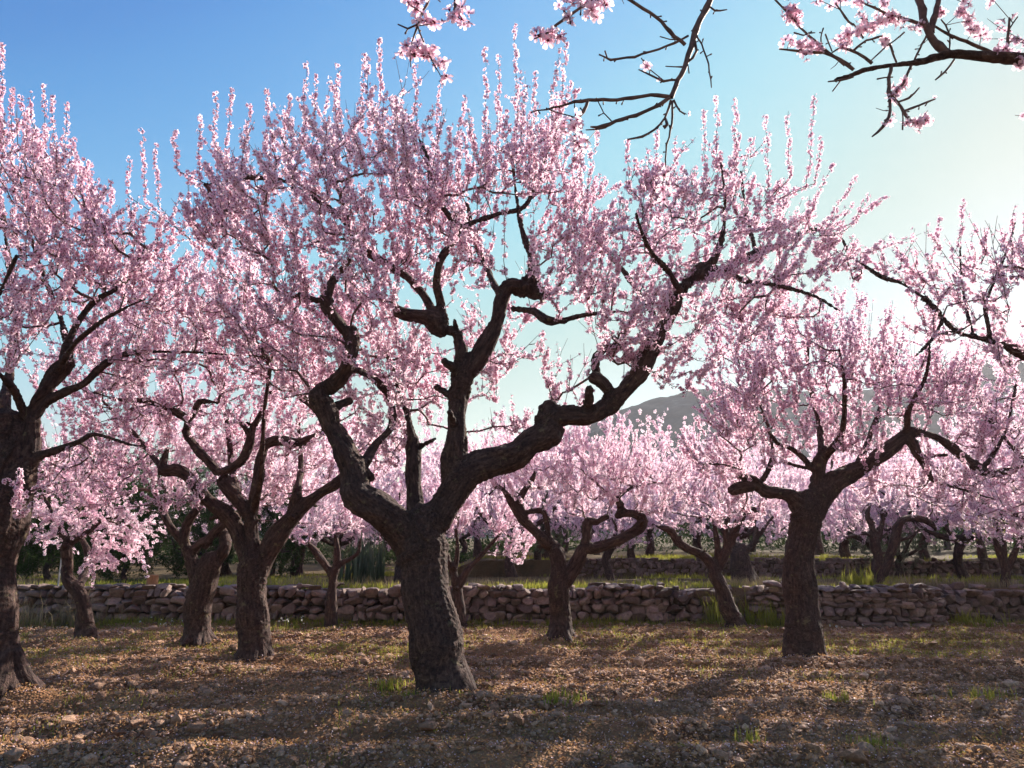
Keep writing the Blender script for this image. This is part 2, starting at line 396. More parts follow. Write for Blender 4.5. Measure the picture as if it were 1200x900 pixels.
def cards(pos, nrm, size, tmplV, tmplF, tmplT, rnd, roll=None):
    """instances of a small template baked into arrays: +Z of the template follows nrm"""
    n = len(pos); k = len(tmplV)
    ref = np.where(np.abs(nrm[:, 2:3]) > 0.9, np.array([[1., 0, 0]]), np.array([[0, 0, 1.]]))
    a = norm(np.cross(ref, nrm)); b = np.cross(nrm, a)
    th = rng.uniform(0, 6.283, n) if roll is None else roll
    ca, sa = np.cos(th)[:, None], np.sin(th)[:, None]
    a2 = a * ca + b * sa; b2 = b * ca - a * sa
    V = (tmplV[None, :, 0, None] * a2[:, None] + tmplV[None, :, 1, None] * b2[:, None] + tmplV[None, :, 2, None] * nrm[:, None]) * size[:, None, None] + pos[:, None]
    Fc = (tmplF[None] + (np.arange(n) * k)[:, None, None]).reshape(-1, 3)
    c = np.zeros((n, k, 4), np.float32); c[..., 0] = tmplT[None]; c[..., 1] = rnd[:, None]; c[..., 3] = 1
    return V.reshape(-1, 3).astype(np.float32), Fc, c.reshape(-1, 4)

def flower_template(lod):
    V, Fc, T = [], [], []
    for i in range(5):
        a = i * 2 * math.pi / 5 + (0.08 if i % 2 else -0.05); ca, sa = math.cos(a), math.sin(a)
        def q(r, w, z): return (ca * r - sa * w, sa * r + ca * w, z)
        o = len(V); zt = (0.42, 0.30, 0.50, 0.36, 0.28)[i]
        if lod == 2:
            V += [q(.06, 0, 0), q(.38, .24, .10), q(.40, 0, .03), q(.38, -.24, .10), q(.80, .34, zt - .04), q(.78, 0, zt - .14), q(.80, -.34, zt - .04), q(1.02, .16, zt + .03), q(.95, 0, zt - .04), q(1.02, -.16, zt + .03)]
            T += [0, .4, .4, .4, .85, .8, .85, 1, 1, 1]
            for t in [(0, 2, 1), (0, 3, 2), (1, 2, 5), (1, 5, 4), (2, 3, 6), (2, 6, 5), (4, 5, 8), (4, 8, 7), (5, 6, 9), (5, 9, 8)]: Fc.append(tuple(o + x for x in t))
        elif lod == 1:
            V += [q(.05, 0, 0), q(.62, .46, zt * .55), q(1.02, 0, zt), q(.62, -.46, zt * .55)]; T += [0.0, .75, 1, .75]
            Fc += [(o, o + 2, o + 1), (o, o + 3, o + 2)]
        else:
            V += [q(-.05, 0, 0), q(1.0, .42, zt * .7), q(1.0, -.42, zt * .8)]; T += [0.05, .95, .95]
            Fc += [(o, o + 2, o + 1)]
    if lod >= 1:                                                # calyx
        o = len(V)
        for i in range(3):
            a = i * 2.094; V.append((0.22 * math.cos(a), 0.22 * math.sin(a), -.02)); T.append(0)
        V.append((0, 0, -.45)); T.append(0.0)
        Fc += [(o, o + 1, o + 3), (o + 1, o + 2, o + 3), (o + 2, o, o + 3)]
    if lod == 2:                                                # stamens
        for i in range(9):
            a = i * 0.7; o = len(V); rr = .10 + .12 * (i % 3) / 2
            V += [(0.03 * math.cos(a), .03 * math.sin(a), 0), (0.03 * math.cos(a + 1), .03 * math.sin(a + 1), 0), (rr * math.cos(a) * 1.6, rr * math.sin(a) * 1.6, .48)]
            T += [.25, .25, .1]; Fc.append((o, o + 1, o + 2))
    return np.array(V, float), np.array(Fc), np.array(T, float)
FLOWER = {k: flower_template(k) for k in (0, 1, 2)}
LEAF = (np.array([(0, 0, 0), (.22, .5, .06), (0, 1.25, -.05), (-.22, .5, .06)], float), np.array([(0, 1, 2), (0, 2, 3)]), np.array([.2, .8, 1, .8]))

# ------------------------------------------------------------------ tree growth
class Skel:
    def __init__(s):
        s.p, s.par, s.r, s.fix, s.att, s.path = [], [], [], [], [], []
        s.chains = []                                           # (list of node ids, fixed?)
    def add(s, p, par, r, fix, att):
        s.p.append(np.array(p, float)); s.par.append(par); s.r.append(r); s.fix.append(fix); s.att.append(att)
        s.path.append(0.0 if par < 0 else s.path[par] + float(np.linalg.norm(s.p[-1] - s.p[par])))
        return len(s.p) - 1
def catmull(pts, step):
    pts = np.asarray(pts, float); n = len(pts)
    if n < 3:
        k = max(2, int(np.linalg.norm(pts[1, :3] - pts[0, :3]) / step) + 1)
        return pts[0] + (pts[1] - pts[0]) * np.linspace(0, 1, k)[:, None]
    E = np.vstack([2 * pts[0] - pts[1], pts, 2 * pts[-1] - pts[-2]]); out = []
    for i in range(1, n):
        a, b, c, d = E[i - 1], E[i], E[i + 1], E[i + 2]
        k = max(1, int(np.linalg.norm(c[:3] - b[:3]) / step + .5)); t = np.linspace(0, 1, k, endpoint=False)[:, None]
        out.append(0.5 * (2 * b + (c - a) * t + (2 * a - 5 * b + 4 * c - d) * t**2 + (3 * b - a - 3 * c + d) * t**3))
    return np.vstack(out + [pts[-1:]])
def tubes(polys, sides):
    """polys: list of (pts n,3 ; radii n) -> V, quads, (radial offset xyz + arc length) attribute"""
    Vs, Qs, As, off = [], [], [], 0
    ang = np.linspace(0, 2 * np.pi, sides, endpoint=False); ca, sa = np.cos(ang), np.sin(ang)
    for pts, rad in polys:
        n = len(pts)
        if n < 2: continue
        d = norm(np.gradient(pts, axis=0)); ref = np.array((0.31, 0.95, 0.05)) if abs(d[0] @ np.array((0.31, 0.95, 0.05))) < .9 else np.array((1., 0, 0))
        a = norm(np.cross(np.broadcast_to(ref, d.shape), d)); b = np.cross(d, a)
        o = (a[:, None] * ca[None, :, None] + b[:, None] * sa[None, :, None]) * rad[:, None, None]
        Vs.append((pts[:, None] + o).reshape(-1, 3))
        s = np.r_[0, np.cumsum(np.linalg.norm(np.diff(pts, axis=0), axis=1))]
        As.append(np.concatenate([o, np.broadcast_to(s[:, None, None], (n, sides, 1))], -1).reshape(-1, 4))
        i = (np.arange(n - 1)[:, None] * sides + np.arange(sides)[None]); j = np.arange(n - 1)[:, None] * sides + (np.arange(sides)[None] + 1) % sides
        Qs.append(np.stack([i, j, j + sides, i + sides], -1).reshape(-1, 4) + off)
        off += n * sides
    return np.vstack(Vs), np.vstack(Qs), np.vstack(As)

def trunk_mesh(name, limbs, parent, origin, voxel, rough=1.0):
    """limbs: list of (n,4) arrays xyz+radius; joined by a voxel remesh, bark relief displaced on the result"""
    polys = []
    rs = np.random.default_rng(len(limbs) * 31 + int(abs(origin[0]) * 100))
    stubs = []
    for L in limbs:
        if L[-1][3] > .012 * rough and len(L) > 4 and rough >= 1:
            for i in range(3, len(L) - 1):
                if .022 < L[i][3] < .12 and rs.random() < .28:
                    ax = norm(L[i][:3] - L[i - 1][:3]); d = norm(np.cross(ax, rs.normal(size=3)) + ax * rs.uniform(0, .7)); q = L[i]
                    l = q[3] * rs.uniform(1.6, 3.2); w = q[3] * rs.uniform(.22, .42)
                    stubs.append(np.array([[*q[:3], w * 1.3], [*(q[:3] + d * l * .7), w], [*(q[:3] + d * l), w * .8]]))
    limbs = list(limbs) + stubs
    for L in limbs:
        L = np.array(L, float)
        if len(L) > 3: L[2:, :3] += rs.normal(size=(len(L) - 2, 3)) * (L[2:, 3:4] * np.where(L[2:, 3:4] > .17, .03, .15) * rough); L[2:, 3] *= np.where(L[2:, 3] > .13, 1, rs.uniform(.88, 1.16, len(L) - 2))
        C = catmull(L, 0.06)
        w = np.array([1 + 0.10 * mnoise.noise(Vector((c[0] * 3.1, c[1] * 3.1, c[2] * 3.1))) for c in C])
        p, r = C[:, :3], C[:, 3] * w
        d0, d1 = norm(p[0] - p[1]), norm(p[-1] - p[-2])          # closed rounded ends
        p = np.vstack([p[:1] + d0 * r[0] * .5, p, p[-1:] + d1 * r[-1] * .5]); r = np.r_[r[0] * .3, r, r[-1] * .4]
        polys.append((p, r))
    V, Q, _ = tubes(polys, 14)
    ends, off = [], 0
    Q = list(map(tuple, Q))
    for p, r in polys:
        n = len(p) * 14; Q.append(tuple(range(off + 13, off - 1, -1))); Q.append(tuple(range(off + n - 14, off + n))); off += n
    me = bpy.data.meshes.new("tmp"); me.from_pydata(V.tolist(), [], Q)
    o = bpy.data.objects.new("tmp", me); COL.objects.link(o)
    md = o.modifiers.new("r", 'REMESH'); md.mode = 'VOXEL'; md.voxel_size = voxel
    ms = o.modifiers.new("s", 'SMOOTH'); ms.iterations = 3; ms.factor = 0.5
    dg = bpy.context.evaluated_depsgraph_get(); ev = o.evaluated_get(dg)
    nm = bpy.data.meshes.new_from_object(ev); bpy.data.objects.remove(o)
    nv = len(nm.vertices); co = np.empty(nv * 3, np.float32); nm.vertices.foreach_get("co", co); co = co.reshape(-1, 3).astype(float)
    no = np.empty(nv * 3, np.float32); nm.vertex_normals.foreach_get("vector", no); no = no.reshape(-1, 3)
    # nearest skeleton point -> bark coordinates
    pts, arc = [], []
    s0 = 0.0
    for p, r in polys:
        s = s0 + np.r_[0, np.cumsum(np.linalg.norm(np.diff(p, axis=0), axis=1))]; pts.append(np.c_[p, r]); arc.append(s); s0 += 0
    pts = np.vstack(pts); arc = np.concatenate(arc)
    kd = KDTree(len(pts))
    for i, q in enumerate(pts): kd.insert(q[:3], i)
    kd.balance()
    A = np.empty((nv, 4), np.float32)
    for i in range(nv):
        c = co[i]; best = None
        near = kd.find_n(c, 5); wsum = 0; off = np.zeros(3); s = 0
        for q, j, d in near:
            w = 1 / (d / (pts[j, 3] + .01) + .05) ** 4; off += w * (c - pts[j, :3]); s += w * arc[j]; wsum += w
        off /= wsum; s /= wsum
        A[i, :3] = off; A[i, 3] = s
    disp = np.empty(nv)
    amp = 0.011 * rough
    for i in range(nv):
        o3 = A[i, :3]; s = A[i, 3]
        v = Vector((o3[0] * 24 + s * 2.0, o3[1] * 24, o3[2] * 24 + s * 3.1)); v2 = Vector((o3[0] * 8, o3[1] * 8 + s * 3, o3[2] * 8 + s * 2))
        disp[i] = (abs(mnoise.noise(v)) * 1.9 - .5) * amp + mnoise.noise(v2) * amp * 1.9 + mnoise.noise(v2 * .45) * amp * 1.6
    co = co + no * disp[:, None] - np.asarray(origin)
    nm.vertices.foreach_set("co", co.astype(np.float32).ravel())
    a = nm.attributes.new("bark", 'FLOAT_COLOR', 'POINT'); a.data.foreach_set("color", A.ravel())
    nm.polygons.foreach_set("use_smooth", np.ones(len(nm.polygons), bool)); nm.update()
    nm.materials.clear(); nm.materials.append(M_BARK); nm.name = name
    ob = bpy.data.objects.new(name, nm); COL.objects.link(ob); ob.parent = parent
    return ob

def grow_tree(limbs, attach_from, targets, center, r, shoot=(0.3, 0.6), nsub=(1, 3), dens=58, droop=0.0, step=0.13, twig_flowers=0.8,
              explicit=(), upness=1.0, outness=0.35, bare=0.0, maxlink=1.6):
    """grow twigs from the traced limbs to the target points and set upright shoots there.
    returns twig polylines and flower seats (position, axis)"""
    S = Skel()
    for li, L in enumerate(limbs):
        C = catmull(L, 0.10); prev = -1
        for i, c in enumerate(C):
            prev = S.add(c[:3], prev, c[3], True, (i / len(C)) >= attach_from[li])
    nb = len(S.p)
    tg = np.array(targets)
    base = np.array([p for p, a in zip(S.p, S.att) if a])
    d0 = np.array([np.min(np.linalg.norm(base - t, axis=1)) for t in tg])
    order = np.argsort(d0)
    cap = len(S.p) + len(tg) * 30
    PA = np.zeros((cap, 3)); PA[:nb] = np.array(S.p); ok = np.zeros(cap, bool); ok[:nb] = S.att; pl = np.zeros(cap)
    cnt = nb; chains = []; par = [-1] * nb; dirs = np.zeros((cap, 3))
    dirs[:nb] = norm(np.gradient(PA[:nb], axis=0))
    for t in order:
        T = tg[t]; d = np.linalg.norm(PA[:cnt] - T, axis=1)
        c = d + 0.30 * pl[:cnt] + np.where(ok[:cnt], 0, 99) + np.where(PA[:cnt, 2] > T[2] + 0.1, 0.25, 0)
        j = int(np.argmin(c)); D = d[j]
        if D < 0.05: continue
        st, dv = PA[j], T - PA[j]
        side = norm(r.normal(size=3)); ctrl = st + dv * 0.45 + side * D * 0.20 + np.array((0, 0, -0.12 * D)) + dirs[j] * D * 0.25
        n = max(2, int(D / step) + 1); u = np.linspace(0, 1, n + 1)[1:, None]
        pts = (1 - u)**2 * st + 2 * u * (1 - u) * ctrl + u * u * T
        pts[:-1] += r.normal(size=(n - 1, 3)) * 0.016
        ids = [j]
        for k in range(n):
            PA[cnt] = pts[k]; ok[cnt] = True; pl[cnt] = pl[ids[-1]] + D / n; par.append(ids[-1])
            dirs[cnt] = norm(pts[k] - PA[ids[-1]]); ids.append(cnt); cnt += 1
        chains.append(ids)
    # pipe model
    tips = np.zeros(cnt); 
    for ids in chains: tips[ids[-1]] += 1
    for i in range(cnt - 1, nb - 1, -1):
        if par[i] >= 0: tips[par[i]] += tips[i]
    rad = 0.0036 * np.maximum(tips, 1) ** 0.50
    polys, seatP, seatA = [], [], []
    def seats(p0, p1, dn, keep=1.0):
        L = np.linalg.norm(p1 - p0); n = r.poisson(L * dn * keep)
        if n:
            k = r.random(n)[:, None]; seatP.append(p0 + (p1 - p0) * k); seatA.append(np.broadcast_to(norm(p1 - p0), (n, 3)))
    for ids in chains:
        rr = rad[ids].copy(); rr[0] = rr[1] * 1.05
        pp = PA[ids]; polys.append((pp, rr))
        for k in range(len(ids) - 1):
            if rr[k + 1] < 0.016: seats(pp[k], pp[k + 1], dens * twig_flowers * (1.0 if rr[k + 1] < 0.008 else 0.55))
    cen = np.array(center); Rh = np.percentile(np.linalg.norm((tg - cen)[:, :2], axis=1), 85) + .1
    def shoot_at(p, d, L, r0=0.004, fl=1.0):
        n = max(3, int(L / 0.09)); d = norm(d); pts = [p]; q = p.copy()
        for k in range(n):
            d = norm(d + np.array((0, 0, 0.06 * upness - droop * 0.25)) + r.normal(size=3) * 0.045); q = q + d * L / n; pts.append(q)
        pts = np.array(pts); polys.append((pts, np.linspace(r0, 0.0016, n + 1)))
        for k in range(n): seats(pts[k], pts[k + 1], dens * fl * (1.0 if k < n - 1 else 0.8))
        return pts
    for ids in chains:
        p = PA[ids[-1]]; out = p - cen; out[2] = max(out[2], 0) * 0.5; out = norm(out)
        L = r.uniform(*shoot) * (0.55 + 0.9 * r.random() ** 1.5)
        fl = 0.0 if r.random() < bare else r.choice([0.15, 0.7, 1.0, 1.25, 1.4], p=[.17, .2, .28, .22, .13])
        rel = np.linalg.norm((p - cen)[:2]) / Rh
        d = out * (0.12 + 1.15 * outness * rel ** 1.3) + np.array((0, 0, upness - droop)) + r.normal(size=3) * 0.34
        sp_ = shoot_at(p, d, L, fl=fl)
        for _ in range(r.integers(nsub[0], nsub[1] + 1)):
            k = r.integers(0, max(1, len(sp_) - 2)); dd = norm(d) + norm(r.normal(size=3)) * 0.65
            shoot_at(sp_[k], dd, L * r.uniform(0.3, 0.7), 0.003, fl)
    for (p0, p1, fl) in explicit:                                # silhouette spikes read from the photograph
        d = p1 - p0; L = np.linalg.norm(d)
        j = int(np.argmin(np.linalg.norm(PA[nb:cnt] - p0, axis=1))) + nb if cnt > nb else 0
        polys.append((np.array([PA[j], (PA[j] + p0) / 2 + r.normal(size=3) * .02, p0]), np.array([.005, .0045, .004])))
        seats(PA[j], p0, dens * .6)
        n = max(4, int(L / .1)); pts = p0 + d * np.linspace(0, 1, n + 1)[:, None]; pts[1:-1] += r.normal(size=(n - 1, 3)) * 0.012
        polys.append((pts, np.linspace(.0045, .0016, n + 1)))
        for k in range(n): seats(pts[k], pts[k + 1], dens * 1.25 * fl)
    return polys, (np.vstack(seatP) if seatP else np.zeros((0, 3))), (np.vstack(seatA) if seatA else np.zeros((0, 3)))

def blossom_mesh(name, sp_, sa_, lod, size, mat_, parent, origin, r, tmpl=None, spread=1.0):
    n = len(sp_)
    ref = norm(r.normal(size=(n, 3))); side = norm(np.cross(sa_, ref))
    nrm = norm(side + sa_ * r.normal(size=(n, 1)) * 0.45 + r.normal(size=(n, 3)) * 0.25)
    s = size * np.where(r.random(n) < .2, r.uniform(.35, .6, n), r.uniform(0.75, 1.15, n))
    # some are still buds or half open
    pos = sp_ + nrm * (size * r.uniform(0.25, 1.15, n) * spread)[:, None]
    rnd = np.clip(r.beta(1.3, 2.0, n) * .75 + (fbm(sp_[:, 0] * 1.7 + sp_[:, 1] * 1.1, sp_[:, 2] * 1.9, 3, 71)) * .95 + .08, 0, 1)
    tv, tf, tt = tmpl or FLOWER[lod]
    V, Fc, c = cards(pos, nrm, s, tv, tf, tt, rnd, roll=r.uniform(0, 6.28, n))
    return mesh_np(name, V, Fc, mat_, parent, {"tint": c}, origin=origin)

def blob_targets(blobs, Y, r):
    """blobs: (px, py, rx, ry, n, y offset, y half thickness) -> points through the crown's volume"""
    out = []
    for px, py, rx, ry, n, oy, ty in blobs:
        n = int(n * TM * (1.3 if Y > 8.5 else 1))
        v = norm(r.normal(size=(n, 3))) * (r.random((n, 1)) ** (1 / 2.6))
        for a in v: out.append(P(px + a[0] * rx, py - a[2] * ry, Y + oy + a[1] * ty))
    return out

def traced(Y, limbs):
    """[(px, py, width px, y offset)] -> xyz + radius"""
    out = []
    for L in limbs:
        out.append(np.array([[*P(a, b, Y + (d[0] if d else 0)), w / 2 * mpp(Y + (d[0] if d else 0))] for a, b, w, *d in L]))
    return out

TREE_GROUP = "almond trees in bloom in the orchard"
TM, DM, SM = 1.25, 1.08, 1.14
def almond(px, py, limbs, attach, blobs, label, seed, lod=1, voxel=0.016, spikes=(), base_z=0.0, size=0.0205, group=TREE_GROUP, Y=None, rough=1.0, petal=None, leaf=0, **kw):
    r = np.random.default_rng(seed)
    if Y is None: Y = G(py, base_z)
    L = traced(Y, limbs)
    b = L[0][0][:3].copy(); org = np.array((b[0], b[1], float(zg(b[0], b[1])) - 0.0))
    root = tag(empty("almond_tree", org), label, "tree", group)
    R0 = L[0][1][3] if len(L[0]) > 1 else L[0][0][3]
    for i in range(6 if rough >= 1 else 0):
        a = i * 1.05 + r.normal() * .25; k = r.uniform(.8, 1.25); c_, s_ = math.cos(a), math.sin(a)
        L.append(np.array([[b[0] + c_ * R0 * .25, b[1] + s_ * R0 * .25, org[2] + R0 * 1.3, R0 * .3], [b[0] + c_ * R0 * .8, b[1] + s_ * R0 * .8, org[2] + R0 * .25, R0 * .3], [b[0] + c_ * R0 * 1.3 * k, b[1] + s_ * R0 * 1.3 * k, org[2] - R0 * .22, R0 * .18]])); attach = list(attach) + [2]
    L[0] = np.vstack([[b[0], b[1], org[2] - 0.25, L[0][0][3] * 1.12], L[0]])
    tg = blob_targets(blobs, Y, r)
    tg = [t for t in tg if t[2] > org[2] + 0.7]
    kw['dens'] = kw.get('dens', 58) * DM; size *= SM
    cen = np.mean(tg, axis=0)
    ex = []
    for (ax, ay, bx, by, *o) in spikes:
        oy = o[0] if o else 0
        ex.append((P(ax, ay, Y + oy), P(bx, by, Y + oy), 1.0))
    polys, SP, SA = grow_tree(L, attach, tg, cen, r, explicit=ex, **kw)
    trunk_mesh("trunk", L, root, org, voxel, rough)
    V, Q, A = tubes(polys, 5 if lod else 4)
    mesh_np("twigs", V, Q, M_TWIG, root, smooth=True, origin=org)
    blossom_mesh("blossom", SP, SA, lod, size, petal or M_PETAL, root, org, r)
    if leaf:
        k = r.choice(len(SP), int(len(SP) * leaf))
        blossom_mesh("young_leaves", SP[k], SA[k], 0, 0.03, M_LEAF, root, org, r, LEAF)
    print("TREE", label[:30], "flowers", len(SP), "targets", len(tg))
    return root

# ------------------------------------------------------------------ the orchard: near and middle trees, traced limb by limb
# main tree
E_LIMBS = [
 [(522, 824, 76), (521, 806, 64), (516, 780, 56), (508, 735, 57), (501, 700, 55), (496, 665, 53), (494, 640, 60), (496, 622, 54), (508, 600, 40)],
 [(490, 645, 46), (468, 618, 44, -.05), (445, 596, 40, -.1), (425, 573, 36, -.15), (414, 548, 28, -.15), (403, 525, 25, -.15), (392, 502, 23, -.15), (381, 482, 24, -.15), (374, 464, 26, -.15), (384, 453, 20, -.15)],
 [(384, 455, 19, -.15), (400, 440, 17, -.2), (408, 420, 15, -.25), (411, 396, 15, -.25), (411, 384, 12, -.25)],
 [(411, 398, 12, -.25), (397, 378, 13, -.3), (384, 360, 13, -.35), (384, 342, 12, -.35), (395, 322, 10, -.35), (408, 306, 8, -.4), (413, 280, 6, -.5), (405, 240, 5, -.6)],
 [(388, 352, 9, -.35), (370, 352, 8, -.3), (350, 345, 5, -.3)],
 [(425, 545, 12, -.1), (440, 520, 8, .1), (458, 500, 8, .3), (458, 470, 9, .4), (445, 450, 9, .3), (425, 435, 9, .1), (405, 432, 10, -.1)],
 [(430, 560, 15, 0), (412, 530, 13, .3), (398, 500, 10, .6), (360, 470, 8, .9), (320, 430, 6, 1.2), (290, 380, 5, 1.4)],
 [(492, 630, 22, .1), (487, 592, 18, .25), (486, 560, 18, .3), (487, 525, 17, .35), (480, 500, 9, .4), (470, 460, 7, .5), (455, 420, 6, .6)],
 [(508, 610, 40), (522, 590, 32), (531, 565, 29), (533, 540, 27), (535, 505, 24), (538, 470, 24), (541, 438, 24), (539, 415, 16), (539, 400, 14), (536, 390, 14), (522, 385, 13), (512, 380, 18)],
 [(514, 390, 22), (512, 378, 30), (498, 371, 20), (480, 368, 16), (466, 366, 15)],
 [(515, 378, 15), (516, 355, 11), (512, 330, 9, -.1), (516, 305, 9, -.15), (530, 285, 9, -.2), (538, 268, 10, -.2), (524, 250, 7, -.25), (506, 225, 6, -.3), (502, 190, 6, -.35), (492, 165, 4, -.4), (478, 140, 3, -.4)],
 [(510, 372, 12), (496, 345, 10, .1), (480, 326, 10, .1), (455, 312, 10, .1), (433, 298, 9, .1), (418, 280, 8, 0), (400, 258, 8, -.1), (375, 237, 7, -.2), (348, 220, 6, -.2), (325, 209, 5, -.2), (290, 208, 4, -.2), (240, 216, 3, -.2)],
 [(538, 268, 7, -.2), (560, 258, 6, -.1), (585, 250, 6, 0), (613, 243, 5, .1), (628, 218, 5, .1), (638, 190, 4, .1), (655, 165, 3, .1)],
 [(541, 445, 20), (556, 425, 23), (570, 402, 22), (582, 378, 17), (588, 350, 17), (596, 335, 20), (610, 338, 22), (622, 334, 25), (633, 344, 19)],
 [(618, 336, 20), (626, 322, 16), (623, 300, 9, .2), (612, 270, 7, .3), (605, 230, 5, .4), (600, 180, 4, .4)],
 [(600, 362, 7), (625, 365, 9, -.1), (640, 375, 10, -.2), (660, 376, 7, -.2), (682, 370, 5, -.2), (720, 365, 4, -.2)],
 [(588, 350, 10, 0), (575, 325, 8, .4), (560, 290, 6, .7), (548, 240, 5, .9)],
 [(525, 585, 34), (548, 553, 34), (575, 542, 31), (600, 533, 30), (622, 522, 32), (638, 508, 36), (645, 490, 36), (662, 487, 28), (688, 484, 26), (712, 476, 22), (733, 460, 22), (748, 438, 21), (762, 412, 20), (775, 388, 17), (786, 365, 16), (797, 342, 15), (812, 324, 14)],
 [(640, 492, 18), (638, 480, 16), (648, 474, 14)],
 [(718, 474, 12), (714, 460, 14), (704, 448, 17), (693, 441, 13)],
 [(704, 448, 9, .05), (697, 432, 10, .05), (700, 416, 9, .05), (714, 406, 7), (735, 402, 4)],
 [(812, 326, 15), (822, 318, 24), (833, 316, 20), (848, 318, 11, .1), (868, 305, 10, .2), (885, 296, 9, .3), (905, 290, 8, .4), (930, 278, 7, .5), (958, 268, 6, .5), (985, 278, 5, .5), (995, 300, 3, .5)],
 [(830, 312, 12), (838, 300, 8, -.1), (848, 270, 6, -.2), (850, 230, 4, -.3), (845, 190, 3, -.3)],
 [(885, 296, 6, .3), (878, 265, 5, .5), (872, 235, 4, .7), (868, 200, 3, .8)],
 [(850, 318, 8, .1), (875, 330, 7, -.1), (900, 332, 6, -.3), (950, 345, 4, -.4), (985, 365, 3, -.5)],
 [(797, 345, 9, 0), (785, 320, 7, -.5), (760, 290, 6, -.9), (745, 250, 5, -1.1)],
 [(760, 415, 9, 0), (770, 380, 7, .6), (740, 330, 6, 1.0), (700, 280, 5, 1.2)],
]
E_ATT = [2, .6, .4, .2, .2, .4, .35, .5, .7, .6, .15, .15, .15, .6, .3, .2, .2, .8, 2, .6, .5, .2, .2, .2, .2, .2, .2]
E_BLOBS = [(262, 262, 50, 45, 26, -.2, .8), (305, 235, 70, 55, 34, -.2, 1.2), (370, 200, 75, 60, 42, -.2, 1.4), (450, 185, 70, 65, 42, -.2, 1.4),
 (530, 230, 70, 75, 40, -.1, 1.5), (600, 195, 55, 70, 34, .1, 1.4), (650, 215, 50, 70, 26, .1, 1.4), (710, 270, 70, 70, 36, .1, 1.5), (775, 270, 65, 70, 34, .2, 1.4),
 (860, 255, 60, 75, 34, .2, 1.2), (930, 290, 60, 55, 24, .4, .9), (985, 305, 40, 35, 10, .4, .6), (300, 340, 75, 75, 34, .1, 1.5), (400, 320, 80, 80, 42, -.1, 1.6), (480, 320, 70, 60, 26, .3, 1.4),
 (440, 425, 60, 65, 24, .4, 1.0), (330, 430, 70, 50, 18, .5, 1.2), (655, 325, 60, 50, 22, -.2, 1.0), (740, 360, 70, 50, 30, -.1, 1.2), (840, 365, 70, 50, 22, .1, 1.0), (900, 345, 60, 40, 16, .1, .9),
 (560, 300, 45, 40, 14, .4, 1.2), (790, 430, 50, 40, 12, .2, .8), (450, 520, 40, 35, 8, .5, .6), (520, 450, 30, 50, 7, .8, .5), (660, 440, 30, 20, 3, .2, .3), (725, 425, 45, 28, 14, -.1, .3), (580, 440, 25, 60, 6, .3, .4), (668, 470, 28, 25, 5, .2, .3), (450, 470, 45, 50, 14, .5, .8), (360, 400, 60, 60, 18, .6, 1.0), (290, 420, 60, 60, 14, .3, 1.0), (620, 400, 20, 60, 4, .5, .5), (480, 260, 60, 50, 20, .5, 1.2), (340, 290, 60, 50, 20, 0, 1.2), (400, 380, 50, 40, 14, .3, 1.0), (475, 450, 60, 60, 24, .7, .8), (575, 410, 28, 70, 12, .6, .5), (610, 505, 55, 25, 8, .8, .4), (430, 400, 50, 60, 16, .5, .8), (500, 300, 60, 60, 16, .6, 1.0)]
E_SPIKES = [(208, 200, 206, 154), (235, 212, 234, 136), (254, 200, 252, 106), (266, 190, 270, 104), (288, 190, 292, 122), (312, 180, 313, 104), (332, 175, 340, 112), (356, 165, 358, 74), (368, 160, 370, 86), (392, 150, 396, 75),
 (425, 150, 427, 62, -.2), (443, 140, 446, 45, -.2), (487, 150, 487, 76, -.2), (512, 170, 516, 100), (534, 170, 546, 110), (570, 190, 569, 54), (585, 180, 584, 66, .1), (606, 175, 604, 30), (600, 190, 612, 85, .2), (640, 180, 656, 56), (655, 150, 664, 50, .1), (625, 170, 628, 85),
 (690, 220, 700, 150), (738, 220, 735, 165), (770, 210, 769, 150), (793, 210, 792, 160), (826, 210, 825, 128), (842, 200, 838, 110), (862, 200, 861, 116), (900, 220, 898, 134), (925, 210, 924, 130), (945, 220, 955, 110), (955, 215, 962, 160), (945, 255, 978, 190), (960, 270, 1006, 205), (980, 275, 1040, 230), (1000, 262, 1018, 228),
 (170, 235, 166, 152, .6), (150, 230, 152, 185, .6), (185, 240, 183, 170, .6)]
almond(520, 822, E_LIMBS, E_ATT, E_BLOBS, "biggest almond tree at the centre, one thick knobbly limb sweeping right", 101, lod=1, voxel=0.012,
       spikes=E_SPIKES, shoot=(0.25, 0.55), dens=64, step=0.12)

